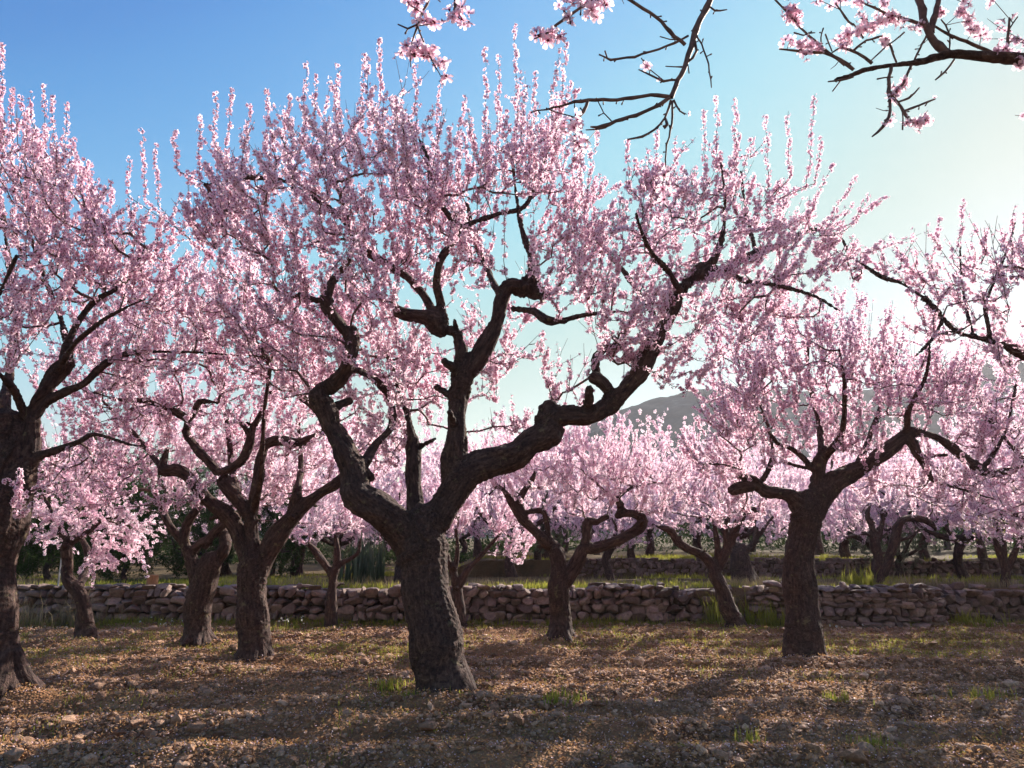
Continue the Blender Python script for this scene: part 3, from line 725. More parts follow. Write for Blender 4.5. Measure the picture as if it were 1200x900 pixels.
A_LIMBS = [
 [(-2, 828, 66), (-4, 800, 54), (-8, 770, 50), (-10, 700, 48), (-8, 655, 50), (2, 610, 56), (9, 570, 54), (10, 525, 50), (4, 492, 44)],
 [(18, 560, 34), (34, 530, 22), (38, 500, 16), (42, 478, 15), (54, 455, 18), (68, 436, 20), (80, 424, 18), (78, 408, 14), (90, 380, 8), (112, 352, 7), (135, 338, 6), (152, 322, 5), (170, 290, 3)],
 [(40, 490, 12), (52, 472, 10), (75, 460, 9), (98, 450, 9), (122, 428, 8), (150, 415, 6), (185, 412, 4), (240, 414, 3, .2), (310, 418, 2, .4)],
 [(25, 560, 12), (45, 535, 9), (68, 526, 8), (92, 518, 7), (110, 508, 5), (150, 520, 3), (180, 524, 2)],
 [(8, 510, 16), (-12, 465, 13), (-40, 430, 10), (-80, 380, 8), (-120, 300, 6)],
 [(30, 490, 10), (15, 455, 8, -.2), (-5, 435, 7, -.4), (-40, 400, 5, -.6)],
 [(80, 410, 8), (70, 370, 6, .3), (50, 320, 5, .5), (30, 260, 4, .6)],
 [(0, 495, 18, .1), (10, 440, 9, .5), (20, 380, 7, .9), (10, 300, 5, 1.1), (0, 220, 4, 1.2)],
 [(-5, 500, 16, -.1), (-20, 440, 10, -.5), (-10, 370, 7, -.9), (20, 300, 5, -1.1)],
 [(60, 446, 7, .05), (90, 400, 6, -.3), (130, 370, 5, -.5), (170, 350, 3, -.6)]]
A_ATT = [2, .6, .3, .35, .3, .3, .2, .3, .3, .2]
A_BLOBS = [(15, 210, 60, 60, 30, 0, 1.2), (60, 250, 55, 60, 32, 0, 1.1), (-60, 260, 90, 100, 40, 0, 1.5), (110, 300, 60, 50, 30, .1, 1.1), (40, 330, 80, 60, 36, 0, 1.3), (150, 350, 65, 45, 26, .2, 1.0),
 (170, 290, 40, 45, 16, .4, .8), (-80, 400, 90, 70, 22, 0, 1.2), (70, 400, 60, 35, 10, .2, .8), (160, 430, 80, 40, 22, .4, 1.0), (20, 590, 30, 20, 3, -.4, .2), (90, 560, 60, 35, 10, .4, .5), (20, 400, 40, 40, 8, -.3, .9), (215, 380, 50, 60, 18, .6, .8)]
A_SPIKES = [(0, 170, 2, 50), (12, 180, 14, 105), (38, 170, 37, 110), (52, 175, 52, 98), (62, 180, 62, 110), (75, 200, 78, 120), (98, 240, 106, 190), (110, 270, 128, 225), (30, 170, 25, 112), (-20, 170, -22, 70), (-45, 180, -48, 90), (125, 260, 131, 217), (90, 235, 96, 195)]
almond(0, 824, A_LIMBS, A_ATT, A_BLOBS, "thick dark almond tree cut by the left photo edge, stub at its fork", 202, lod=1, voxel=0.012, spikes=A_SPIKES, dens=62, shoot=(0.25, 0.5))

D_LIMBS = [
 [(298, 780, 44), (298, 762, 36), (298, 730, 33), (296, 700, 32), (295, 675, 32), (295, 655, 26), (295, 630, 19), (293, 608, 17), (284, 590, 16), (270, 574, 14), (258, 558, 14)],
 [(258, 558, 11), (246, 543, 9), (234, 530, 9), (222, 518, 9), (217, 505, 9), (220, 493, 9), (205, 483, 8), (188, 475, 7), (165, 470, 6), (146, 469, 4), (110, 460, 3)],
 [(219, 496, 7), (228, 482, 6), (234, 470, 6), (256, 472, 3)],
 [(258, 554, 10), (272, 548, 9), (286, 536, 9), (292, 520, 9), (297, 500, 8), (308, 483, 6), (315, 460, 4), (330, 455, 3), (340, 430, 3)],
 [(294, 515, 6), (286, 500, 6), (278, 494, 4)],
 [(293, 610, 12), (297, 588, 12), (302, 562, 11), (304, 540, 11), (312, 522, 11), (328, 515, 11), (348, 519, 11), (362, 515, 10), (380, 504, 8), (395, 480, 5, .2)],
 [(293, 665, 22), (284, 640, 16), (277, 618, 16), (264, 602, 16), (248, 590, 15), (236, 580, 13), (228, 567, 11), (218, 556, 12), (203, 551, 13), (191, 550, 12), (192, 540, 9), (197, 524, 5)],
 [(190, 550, 6), (175, 530, 5, .3), (150, 500, 5, .6), (120, 470, 3, .8)],
 [(300, 675, 22), (312, 650, 20), (326, 628, 22), (342, 608, 18), (360, 590, 14), (378, 577, 13), (395, 566, 13), (412, 548, 9, .2), (425, 520, 6, .4)],
 [(340, 612, 14), (346, 590, 14), (349, 572, 10), (352, 540, 6, .4), (350, 490, 4, .7)],
 [(284, 592, 9), (275, 570, 9, .5), (270, 520, 7, .9), (260, 450, 5, 1.1), (250, 390, 4, 1.2)],
 [(296, 600, 9), (305, 560, 7, -.5), (310, 480, 5, -.9), (320, 410, 4, -1.0)]]
D_ATT = [2, .3, .3, .3, .4, .35, .8, .2, .6, .5, .2, .2]
D_BLOBS = [(150, 430, 80, 60, 34, 0, 1.4), (240, 400, 80, 60, 40, 0, 1.6), (330, 440, 70, 70, 36, 0, 1.6), (190, 490, 70, 40, 22, .1, 1.2), (120, 500, 60, 40, 18, .2, 1.0), (260, 340, 80, 45, 28, 0, 1.4), (370, 500, 50, 50, 16, .3, 1.0), (180, 360, 60, 50, 22, 0, 1.2), (330, 560, 50, 30, 8, .5, .8), (130, 560, 50, 30, 8, .3, .8), (215, 590, 40, 15, 5, -.3, .3), (420, 540, 40, 40, 10, .4, .6), (250, 480, 90, 50, 26, .5, .9), (340, 540, 70, 50, 20, .6, .9), (100, 440, 60, 60, 14, .4, .8), (280, 540, 60, 40, 10, .8, .6)]
almond(298, 776, D_LIMBS, D_ATT, D_BLOBS, "slim almond tree left of the biggest one, its trunk splitting into three arms", 303, lod=1, voxel=0.012, dens=52, shoot=(0.3, 0.6), size=0.022, spikes=[(128, 330, 126, 270)])

K_LIMBS = [
 [(945, 776, 50), (943, 760, 42), (941, 730, 39), (939, 700, 36), (937, 675, 35), (938, 650, 32), (943, 622, 32), (946, 600, 32), (950, 584, 30)],
 [(948, 602, 30), (962, 582, 26), (980, 566, 25), (1000, 552, 19), (1020, 541, 18), (1040, 528, 17), (1058, 514, 16), (1070, 506, 15), (1082, 508, 9), (1102, 514, 10), (1120, 528, 11), (1140, 544, 12), (1158, 554, 9), (1180, 552, 6), (1200, 546, 4)],
 [(1066, 514, 12), (1074, 530, 11), (1084, 544, 8), (1090, 560, 6), (1110, 568, 4), (1130, 574, 3), (1165, 585, 2)],
 [(1078, 536, 6), (1095, 534, 4), (1110, 533, 3)],
 [(1140, 544, 6), (1130, 532, 4), (1115, 524, 3)], [(1150, 550, 6), (1165, 530, 5), (1180, 500, 4), (1190, 450, 3)],
 [(942, 600, 26), (930, 583, 20), (915, 577, 14), (898, 575, 14), (882, 562, 11), (868, 557, 8), (866, 546, 5)],
 [(885, 570, 10), (873, 570, 15), (862, 573, 15), (858, 576, 11)],
 [(893, 562, 6), (902, 546, 6), (906, 528, 5), (900, 500, 4), (885, 460, 3)],
 [(868, 552, 4), (850, 545, 3), (820, 543, 2)],
 [(952, 585, 22), (958, 565, 14), (960, 545, 15), (963, 530, 12), (960, 500, 7, .3), (950, 450, 5, .5), (945, 400, 4, .6)],
 [(956, 555, 7), (942, 538, 7), (928, 526, 6), (912, 520, 5), (900, 505, 4)],
 [(950, 550, 4), (930, 545, 4), (915, 540, 3)],
 [(962, 540, 8), (985, 510, 7, -.4), (990, 460, 5, -.8), (985, 410, 4, -1)],
 [(1000, 555, 8), (1020, 510, 6, .5), (1040, 450, 5, .9), (1050, 410, 4, 1.0)],
 [(1062, 510, 8), (1065, 480, 6, -.3), (1085, 440, 4, -.6), (1090, 400, 3, -.7)]]
K_ATT = [2, .4, .4, .4, .4, .2, .6, 2, .3, .3, .4, .3, .4, .2, .2, .2]
K_BLOBS = [(870, 470, 70, 45, 30, 0, 1.2), (930, 430, 75, 50, 38, 0, 1.4), (1010, 440, 75, 50, 38, 0, 1.5), (1085, 460, 70, 45, 32, 0, 1.3), (1140, 480, 60, 45, 24, 0, 1.2), (890, 520, 70, 35, 22, .2, 1.1), (1000, 510, 70, 35, 22, .3, 1.2), (1130, 575, 60, 25, 14, 0, .8), (1040, 575, 50, 20, 8, .3, .6), (850, 545, 45, 30, 12, .1, .8), (950, 385, 60, 30, 16, 0, 1.0), (860, 400, 50, 40, 16, .2, .9), (1170, 530, 45, 40, 14, 0, .8), (870, 600, 50, 25, 8, .2, .5)]
almond(944, 774, K_LIMBS, K_ATT, K_BLOBS, "stout straight trunked almond tree right of centre, one limb elbowing down", 404, lod=1, voxel=0.012, dens=50, shoot=(0.35, 0.65), size=0.022,
       spikes=[(1003, 400, 1007, 365), (1000, 430, 999, 375)])

# trees from here on are farther: simpler blossoms
C_LIMBS = [
 [(231, 758, 36), (231, 740, 29), (232, 710, 27), (238, 685, 27), (244, 665, 24), (250, 652, 20)],
 [(234, 690, 20), (226, 660, 15), (213, 638, 10), (201, 618, 10), (190, 598, 9), (184, 583, 7), (178, 560, 4)],
 [(228, 660, 13), (217, 638, 10), (220, 615, 9), (234, 590, 8), (240, 570, 5)],
 [(245, 668, 16), (258, 650, 14), (265, 640, 12), (262, 615, 9, .2), (275, 590, 6, .3)],
 [(238, 640, 10), (250, 625, 9), (266, 611, 8), (285, 600, 5), (300, 590, 4)], [(222, 650, 9), (236, 636, 10), (246, 634, 9)]]
almond(231, 757, C_LIMBS, [2, .4, .4, .3, .3, 2], [(180, 550, 60, 40, 26, 0, 1.0), (240, 545, 60, 40, 26, 0, 1.2), (120, 565, 60, 40, 20, 0, .8), (310, 570, 60, 45, 24, .2, .9), (200, 510, 80, 40, 24, .2, 1.0), (380, 590, 50, 40, 12, .5, .6), (60, 540, 50, 40, 10, .5, .6)],
       "almond tree with a leaning orange tinged trunk just left of the slim three armed one", 505, lod=0, voxel=0.018, dens=54, size=0.0225)
B_LIMBS = [
 [(100, 754, 28), (98, 735, 18), (97, 715, 16), (94, 698, 15), (86, 686, 15), (78, 676, 13), (77, 658, 12), (78, 642, 13), (82, 632, 11)],
 [(82, 634, 9), (70, 622, 6), (60, 600, 4), (50, 580, 3)], [(84, 634, 9), (100, 625, 6), (120, 610, 4), (140, 605, 3)], [(82, 632, 8), (90, 605, 6, .2), (100, 575, 4, .3)],
 [(90, 690, 9), (100, 670, 9, .4), (103, 650, 8, .5), (95, 630, 6, .6)]]
almond(98, 753, B_LIMBS, [2, .3, .3, .3, .5], [(110, 600, 60, 35, 28, 0, .9), (140, 625, 40, 22, 14, 0, .7), (55, 600, 45, 35, 18, 0, .8), (30, 560, 50, 40, 14, .3, .6), (110, 655, 14, 20, 4, -.1, .3), (95, 560, 50, 25, 10, 0, .8), (55, 640, 20, 20, 3, 0, .3)],
       "small crooked almond tree with drooping twigs near the left edge", 606, lod=0, voxel=0.018, dens=42, size=0.0225, droop=0.9, shoot=(.3, .55))
H_LIMBS = [
 [(657, 758, 36), (657, 745, 28), (656, 720, 23), (655, 690, 20), (654, 665, 19), (653, 650, 17), (648, 640, 14), (638, 632, 13), (626, 620, 11), (614, 608, 11), (606, 600, 9), (600, 588, 7), (590, 575, 6), (580, 566, 4)],
 [(614, 606, 9), (609, 590, 8), (612, 577, 7), (623, 563, 6), (628, 550, 3)],
 [(650, 646, 9), (643, 628, 7), (640, 610, 6), (634, 599, 7), (618, 600, 5)],
 [(656, 690, 15), (668, 672, 15), (678, 655, 14), (682, 642, 12), (700, 640, 11), (720, 634, 11), (738, 626, 12), (750, 616, 12), (751, 606, 11), (743, 600, 10), (730, 601, 9), (722, 605, 8)],
 [(728, 602, 8), (726, 590, 9), (719, 582, 7), (708, 575, 5), (700, 567, 3)], [(722, 584, 5), (734, 575, 4), (744, 569, 3)],
 [(686, 640, 10), (687, 625, 10), (689, 610, 10), (700, 611, 6), (712, 604, 6)]]
almond(657, 756, H_LIMBS, [2, .3, .5, .8, .3, .3, .5], [(665, 560, 60, 30, 26, 0, 1.1), (620, 570, 45, 30, 16, 0, .9), (725, 560, 60, 35, 26, 0, 1.1), (770, 590, 40, 28, 12, 0, .8), (690, 535, 50, 20, 14, .1, .9), (690, 590, 40, 20, 8, .2, .7), (800, 570, 30, 25, 6, 0, .6), (580, 560, 40, 30, 8, .3, .6)],
       "almond tree between the big central trunk and the wall, its right limb curling back", 707, lod=0, voxel=0.018, dens=54, size=0.0225, shoot=(.4, .75))
I_LIMBS = [
 [(862, 742, 36), (858, 730, 22), (852, 710, 18), (845, 690, 16), (838, 672, 14), (834, 660, 13), (822, 650, 10), (806, 642, 9), (795, 634, 9), (786, 622, 7), (768, 616, 3)],
 [(838, 668, 12), (846, 655, 11), (854, 640, 10), (860, 626, 9), (866, 610, 8), (876, 598, 9), (888, 596, 6), (900, 580, 4)],
 [(840, 660, 8), (841, 640, 7), (838, 622, 6), (836, 600, 4)], [(852, 645, 7), (850, 625, 6), (856, 600, 4)]]
almond(860, 741, I_LIMBS, [2, .5, .4, .3], [(830, 570, 55, 35, 24, 0, 1.0), (790, 590, 45, 28, 14, 0, .8), (885, 590, 40, 30, 12, 0, .8), (850, 610, 40, 20, 8, .2, .6)],
       "leaning almond tree standing in the gap where the dry stone wall breaks", 808, lod=0, voxel=0.018, dens=54, size=0.0225)
F_LIMBS = [
 [(388, 722, 13), (389, 700, 11), (390, 685, 11), (392, 672, 11), (398, 662, 9), (410, 655, 6), (420, 646, 5), (423, 630, 4)],
 [(390, 676, 9), (380, 660, 8), (368, 646, 7), (357, 634, 4)], [(393, 672, 8), (395, 655, 8), (394, 640, 6), (392, 626, 5)]]
almond(388, 722, F_LIMBS, [2, .4, .4], [(380, 610, 45, 25, 16, 0, 1.0), (350, 625, 30, 20, 8, 0, .7), (420, 600, 40, 25, 12, 0, .8), (395, 580, 40, 20, 8, 0, .7)],
       "young thin almond tree against the wall between two bigger trunks, left of centre", 909, lod=0, voxel=0.02, dens=54, size=0.0225, Y=13.0)
G_LIMBS = [[(540, 738, 14), (538, 715, 11), (535, 690, 10), (531, 672, 9), (524, 655, 7), (518, 640, 5)], [(536, 690, 8), (548, 668, 7), (562, 652, 6), (578, 636, 4), (590, 620, 3)], [(532, 672, 6), (536, 645, 5), (534, 620, 4)]]
almond(540, 738, G_LIMBS, [2, .4, .4], [(560, 600, 50, 35, 24, 0, 1.0), (530, 590, 40, 35, 14, 0, .8), (600, 620, 35, 30, 12, 0, .8), (590, 655, 30, 12, 5, 0, .5)],
       "small almond tree half hidden behind the big central trunk at the wall", 1010, lod=0, voxel=0.02, dens=54, size=0.0225, Y=12.9)
L_LIMBS = [[(1029, 698, 18), (1030, 680, 15), (1031, 668, 12), (1028, 650, 10), (1026, 635, 10), (1022, 618, 8), (1016, 604, 6), (1020, 590, 4)], [(1033, 672, 12), (1041, 655, 10), (1047, 635, 10), (1052, 615, 10), (1062, 608, 8), (1080, 608, 7), (1092, 614, 6), (1097, 622, 4)],
 [(1025, 630, 5), (1012, 625, 5), (992, 630, 5)], [(1050, 632, 5), (1065, 630, 4), (1078, 620, 3)], [(1027, 640, 6), (1034, 610, 5), (1032, 595, 4)]]
almond(1029, 696, L_LIMBS, [2, .4, .4, .5, .3], [(1010, 580, 50, 28, 20, 0, 1.1), (1070, 580, 50, 28, 20, 0, 1.1), (1040, 550, 50, 25, 12, 0, 1.0), (985, 620, 35, 22, 10, 0, .8)],
       "almond tree with a forked trunk rooted on the terrace above the tumbled wall end", 1111, lod=0, voxel=0.022, dens=42, size=0.027, Y=15.0, shoot=(.4, .7))
J_LIMBS = [[(876, 700, 34), (872, 680, 27), (868, 660, 24), (868, 646, 20), (882, 640, 7), (886, 620, 5), (884, 600, 4)], [(868, 648, 14), (856, 630, 8), (850, 600, 5)], [(884, 636, 4), (896, 618, 4), (910, 600, 3)]]
almond(874, 698, J_LIMBS, [2, .3, .3], [(900, 600, 45, 25, 16, 0, 1.0), (860, 590, 40, 25, 12, 0, 1.0), (925, 630, 30, 20, 8, 0, .6)],
       "thick stumpy almond trunk on the terrace behind the leaning tree", 1212, lod=0, voxel=0.022, dens=42, size=0.027, Y=16.2, shoot=(.4, .7))
N_LIMBS = [[(1180, 700, 12), (1178, 684, 10), (1178, 668, 9), (1172, 650, 7), (1165, 630, 5)], [(1179, 670, 7), (1190, 645, 6), (1200, 620, 4)], [(1178, 664, 5), (1176, 620, 4), (1172, 590, 3)]]
almond(1180, 698, N_LIMBS, [2, .3, .3], [(1165, 590, 50, 45, 30, 0, 1.1), (1200, 560, 50, 45, 24, 0, 1.1), (1150, 640, 35, 22, 10, 0, .8), (1200, 640, 40, 25, 10, 0, .8), (1150, 530, 40, 30, 10, 0, .8)],
       "almond tree at the right edge already putting out yellow green leaves among its blossom", 1313, lod=0, voxel=0.022, dens=34, size=0.0225, Y=14.6, leaf=1.3)

# the tree whose limb enters from the right edge
R_LIMBS = [
 [(1330, 830, 66), (1326, 780, 54), (1322, 700, 48), (1316, 620, 46), (1310, 560, 40)],
 [(1312, 575, 26), (1285, 510, 18), (1250, 450, 12), (1215, 424, 10), (1185, 408, 9), (1155, 397, 8), (1122, 388, 7), (1104, 372, 6), (1085, 352, 6), (1060, 334, 5), (1030, 322, 4), (1005, 305, 3)],
 [(1160, 398, 6), (1155, 360, 5), (1165, 330, 5), (1180, 295, 4), (1190, 260, 3)],
 [(1105, 374, 5), (1090, 400, 4), (1070, 420, 3)], [(1140, 392, 4), (1130, 350, 4, .3), (1125, 300, 3, .4), (1128, 260, 3, .4)],
 [(1120, 388, 4), (1095, 395, 3, -.2), (1080, 430, 3, -.3)],
 [(1312, 580, 26), (1340, 500, 18), (1380, 420, 12), (1420, 340, 8), (1440, 260, 5)],
 [(1310, 570, 22), (1300, 480, 14, .5), (1290, 380, 9, .9), (1280, 290, 6, 1.1)],
 [(1310, 570, 20), (1290, 470, 13, -.6), (1300, 380, 8, -1.0), (1310, 290, 6, -1.1)]]
almond(1328, 822, R_LIMBS, [2, .45, .2, .2, .2, .2, .3, .3, .3],
       [(1130, 345, 50, 45, 14, 0, .7), (1180, 330, 40, 45, 14, 0, .8), (1070, 330, 40, 25, 8, .2, .5), (1185, 400, 40, 40, 12, .2, .7), (1100, 400, 45, 25, 7, .2, .5), (1280, 300, 80, 80, 40, 0, 1.4), (1380, 320, 80, 80, 40, 0, 1.4), (1460, 360, 60, 60, 16, 0, 1.0)],
       "almond tree at the right edge whose slender limb reaches in against the bright sky", 1414, lod=1, voxel=0.016, dens=50, shoot=(.25, .5), step=.13,
       spikes=[(1118, 310, 1130, 232, .3), (1090, 320, 1102, 254, .2), (1184, 320, 1190, 240), (1055, 315, 1072, 278, .2), (1150, 310, 1158, 268), (1195, 300, 1199, 250), (1040, 330, 1030, 290), (1140, 330, 1141, 270)])

# ------------------------------------------------------------------ the tree at the photographer's side: its twigs hang into the top of the picture
def overhanging():
    r = np.random.default_rng(77)
    org = np.array((3.35, 2.7, float(zg(3.35, 2.7))))
    root = tag(empty("almond_tree", org), "nearest almond tree, only its half bare twigs hanging into the top of the photo", "tree", TREE_GROUP)
    def W(*pts): return np.array(pts, float)
    def T(Y, pts): return np.array([[*P(a, b, Y + (o[0] if o else 0)), w / 2 * mpp(Y + (o[0] if o else 0)) * (.92 if Y > 2.6 else .74)] for a, b, w, *o in pts])
    big = [W((3.35, 2.7, -.3, .25), (3.35, 2.7, .1, .21), (3.3, 2.65, .8, .17), (3.22, 2.6, 1.5, .17), (3.1, 2.55, 1.8, .15)),
           W((3.1, 2.55, 1.7, .13), (2.95, 2.5, 2.3, .09), (2.6, 2.4, 3.1, .07), (2.0, 2.35, 3.6, .055), (1.2, 2.2, 3.85, .045), (.3, 2.0, 3.8, .035), (-.35, 1.85, 3.55, .022)),
           W((3.15, 2.6, 1.7, .12), (3.5, 2.8, 2.5, .08), (3.9, 2.9, 3.4, .06), (4.1, 2.8, 4.3, .03)),
           W((3.2, 2.5, 1.7, .11), (3.3, 2.0, 2.5, .08), (3.2, 1.4, 3.4, .05), (2.9, .9, 4.2, .03))]
    rb = T(2.7, [(1330, 120, 26), (1260, 82, 21), (1200, 70, 18), (1155, 67, 16), (1112, 64, 15), (1080, 72, 11), (1045, 76, 10), (1012, 82, 9), (996, 89, 7), (978, 93, 3)])
    rb = np.vstack([[3.0, 2.52, 2.15, .06], rb]); big.append(rb)
    mid = T(2.45, [(850, -60, 12), (832, 0, 11), (818, 28, 11), (812, 48, 11), (802, 80, 9), (792, 100, 9), (786, 114, 8)])
    mid = np.vstack([[1.15, 2.2, 3.83, .02], mid])
    trunk_mesh("trunk", big, root, org, 0.009, 0.3)
    t = [mid]
    M = lambda *p, Y=2.45: t.append(T(Y, p))
    M((787, 113, 6), (762, 112, 6), (740, 115, 6), (715, 117, 6), (690, 117, 6), (665, 122, 4), (640, 128, 3), (622, 132, 2))
    M((689, 118, 6), (684, 130, 6), (677, 140, 5), (668, 152, 4)); M((676, 138, 3), (655, 132, 2), (640, 127, 2))
    M((785, 114, 6), (765, 127, 6), (745, 135, 6), (722, 142, 6), (708, 148, 7), (692, 149, 3)); M((710, 148, 4), (700, 152, 3), (686, 153, 2))
    M((786, 118, 4), (779, 138, 4), (766, 152, 4), (752, 160, 4), (735, 163, 3)); M((788, 118, 4), (787, 145, 4), (782, 170, 3), (779, 203, 2))
    M((789, 117, 4), (797, 130, 3), (803, 134, 3)); M((780, 138, 4), (782, 146, 6), (779, 149, 6), (776, 147, 3))
    M((803, 52, 7), (790, 42, 7), (768, 20, 6), (738, 0, 6), (700, -30, 5))
    M((806, 42, 4), (790, 50, 4), (762, 61, 4), (735, 68, 4), (715, 70, 4), (708, 66, 3), (702, 64, 3)); M((712, 69, 3), (709, 60, 3))
    M((815, 38, 3), (822, 52, 3), (830, 75, 3), (834, 103, 2)); M((793, 93, 4), (778, 95, 4), (764, 89, 3), (748, 82, 2)); M((778, 94, 2), (762, 82, 2), (751, 68, 2))
    M((812, 40, 5), (816, 60, 5), (812, 68, 4), (805, 74, 4)); M((828, 5, 3), (838, 12, 3), (852, 11, 2)); M((800, 78, 3), (790, 78, 2), (780, 78, 2)); M((806, 76, 2), (808, 86, 2)); M((700, 118, 2), (708, 132, 2), (716, 142, 2)); M((796, 45, 3), (785, 47, 2), (773, 43, 2))
    # right branch
    N_ = lambda *p: t.append(T(2.7, p))
    N_((1112, 64, 12), (1096, 50, 11), (1087, 35, 10), (1080, 12, 10), (1072, -25, 9)); N_((1090, 38, 9), (1096, 15, 8), (1102, -10, 7), (1106, -35, 6))
    N_((1045, 76, 5), (1041, 100, 5), (1043, 130, 4), (1035, 148, 4), (1022, 160, 2)); N_((1068, 76, 4), (1058, 98, 4), (1046, 112, 3)); N_((1043, 108, 4), (1056, 125, 4), (1063, 137, 4), (1072, 145, 3), (1085, 141, 2))
    N_((1052, 120, 3), (1065, 115, 3), (1078, 103, 2)); N_((1060, 130, 3), (1078, 123, 3), (1096, 116, 2)); N_((1058, 130, 2), (1058, 152, 2))
    N_((1000, 82, 5), (984, 70, 5), (965, 62, 4), (940, 60, 4), (913, 57, 2)); N_((990, 76, 4), (960, 52, 4), (938, 32, 3), (922, 14, 3), (903, -6, 2))
    N_((1022, 74, 5), (1005, 62, 4), (985, 56, 3), (975, 62, 2)); N_((1000, 60, 3), (1015, 48, 3), (1036, 42, 3)); N_((1050, 73, 3), (1044, 55, 3), (1038, 44, 3)); N_((1072, 70, 3), (1080, 52, 3), (1086, 42, 3))
    N_((1172, 65, 5), (1140, 52, 5), (1112, 40, 4), (1095, 30, 3)); N_((1118, 70, 3), (1108, 83, 3), (1096, 93, 2)); N_((1112, 58, 2), (1112, 38, 2), (1103, 22, 2)); N_((1180, 66, 4), (1181, 45, 4), (1183, 22, 3)); N_((1182, 35, 2), (1192, 20, 2))
    N_((1000, 30, 3), (990, 20, 3), (979, 4, 2)); N_((1090, 32, 4), (1060, 22, 4), (1030, 12, 3), (1000, -4, 2)); N_((1012, 45, 3), (1000, 28, 2)); N_((1000, 90, 3), (985, 94, 3), (970, 95, 2)); N_((985, 95, 2), (976, 107, 2)); N_((1046, 90, 2), (1028, 92, 2)); N_((965, 62, 2), (962, 45, 2), (965, 33, 2)); N_((975, 60, 2), (967, 40, 2)); N_((1020, 72, 2), (1032, 60, 2), (1060, 38, 2)); N_((930, 38, 2), (942, 40, 2), (955, 38, 1.5))
    # upper middle and left hanging twigs
    Q = lambda *p: t.append(T(1.85, p))
    Q((760, -110, 5), (730, -50, 5), (700, -5, 5), (682, 8, 5), (668, 18, 5), (652, 30, 4), (638, 40, 3), (626, 46, 2)); Q((668, 18, 3), (669, 28, 3)); 
    Q((556, -110, 5), (545, -60, 4), (534, -10, 4), (533, 15, 4)); Q((550, -70, 4), (520, -35, 5), (505, -5, 5), (495, 15, 4), (490, 30, 4), (484, 45, 3), (480, 62, 2), (481, 78, 2)); Q((490, 28, 3), (478, 34, 3), (466, 28, 2)); Q((490, 30, 3), (497, 50, 3), (505, 70, 3), (512, 82, 2)); Q((500, 0, 3), (510, -4, 3), (516, 2, 2))
    for a, b in (((760, -110), (1.2, 2.2, 3.84)), ((556, -110), (.3, 2.0, 3.8))):
        p0 = P(*a, 1.85); b = np.array(b); t.append(np.array([[*b, .008], [*((p0 + b) / 2 + (0, 0, .03)), .007], [*p0, .006]]))
    polys = []; allp = []
    for L in t:
        C = catmull(L, 0.03); C[:, :3] += r.normal(size=(len(C), 3)) * 0.0012
        rr = C[:, 3] * (1 + 0.22 * (r.random(len(C)) < .22)); polys.append((C[:, :3], np.maximum(rr, .0013)))
        for i in range(1, len(C) - 1):                          # spurs and buds
            if r.random() < (0.55 if C[i, 3] < .012 else .1):
                d = norm(r.normal(size=3)); l = r.uniform(.006, .022); q = C[i, :3]
                polys.append((np.array([q, q + d * l * .6, q + d * l, q + d * (l + .004)]), np.array([.0022, .002, .0034, .0006])))
                if r.random() < .12:
                    polys.append((np.array([q, q + d * .03, q + d * .06 + (0, 0, .01)]), np.array([.0018, .0016, .001])))
            allp.append((C[i, :3], C[i, 3]))
    for s, e, w in (((1.2, 2.2, 3.85), (-.2, 1.2, 4.6), .016),):
        s, e = np.array(s), np.array(e)
        for _ in range(60):
            k = r.random(); b0 = np.array([3.0 - 3.0 * k, 2.45 - .5 * k, 3.2 + .75 * math.sin(k * 2)])
            d = norm(np.array((r.normal() * .5, -r.random() * .6, 1.0 + r.random()))); n = 7; l = r.uniform(.4, 1.0)
            p = [b0]
            for i in range(n): p.append(p[-1] + d * l / n + r.normal(size=3) * .015)
            polys.append((np.array(p), np.linspace(.007, .002, n + 1)))
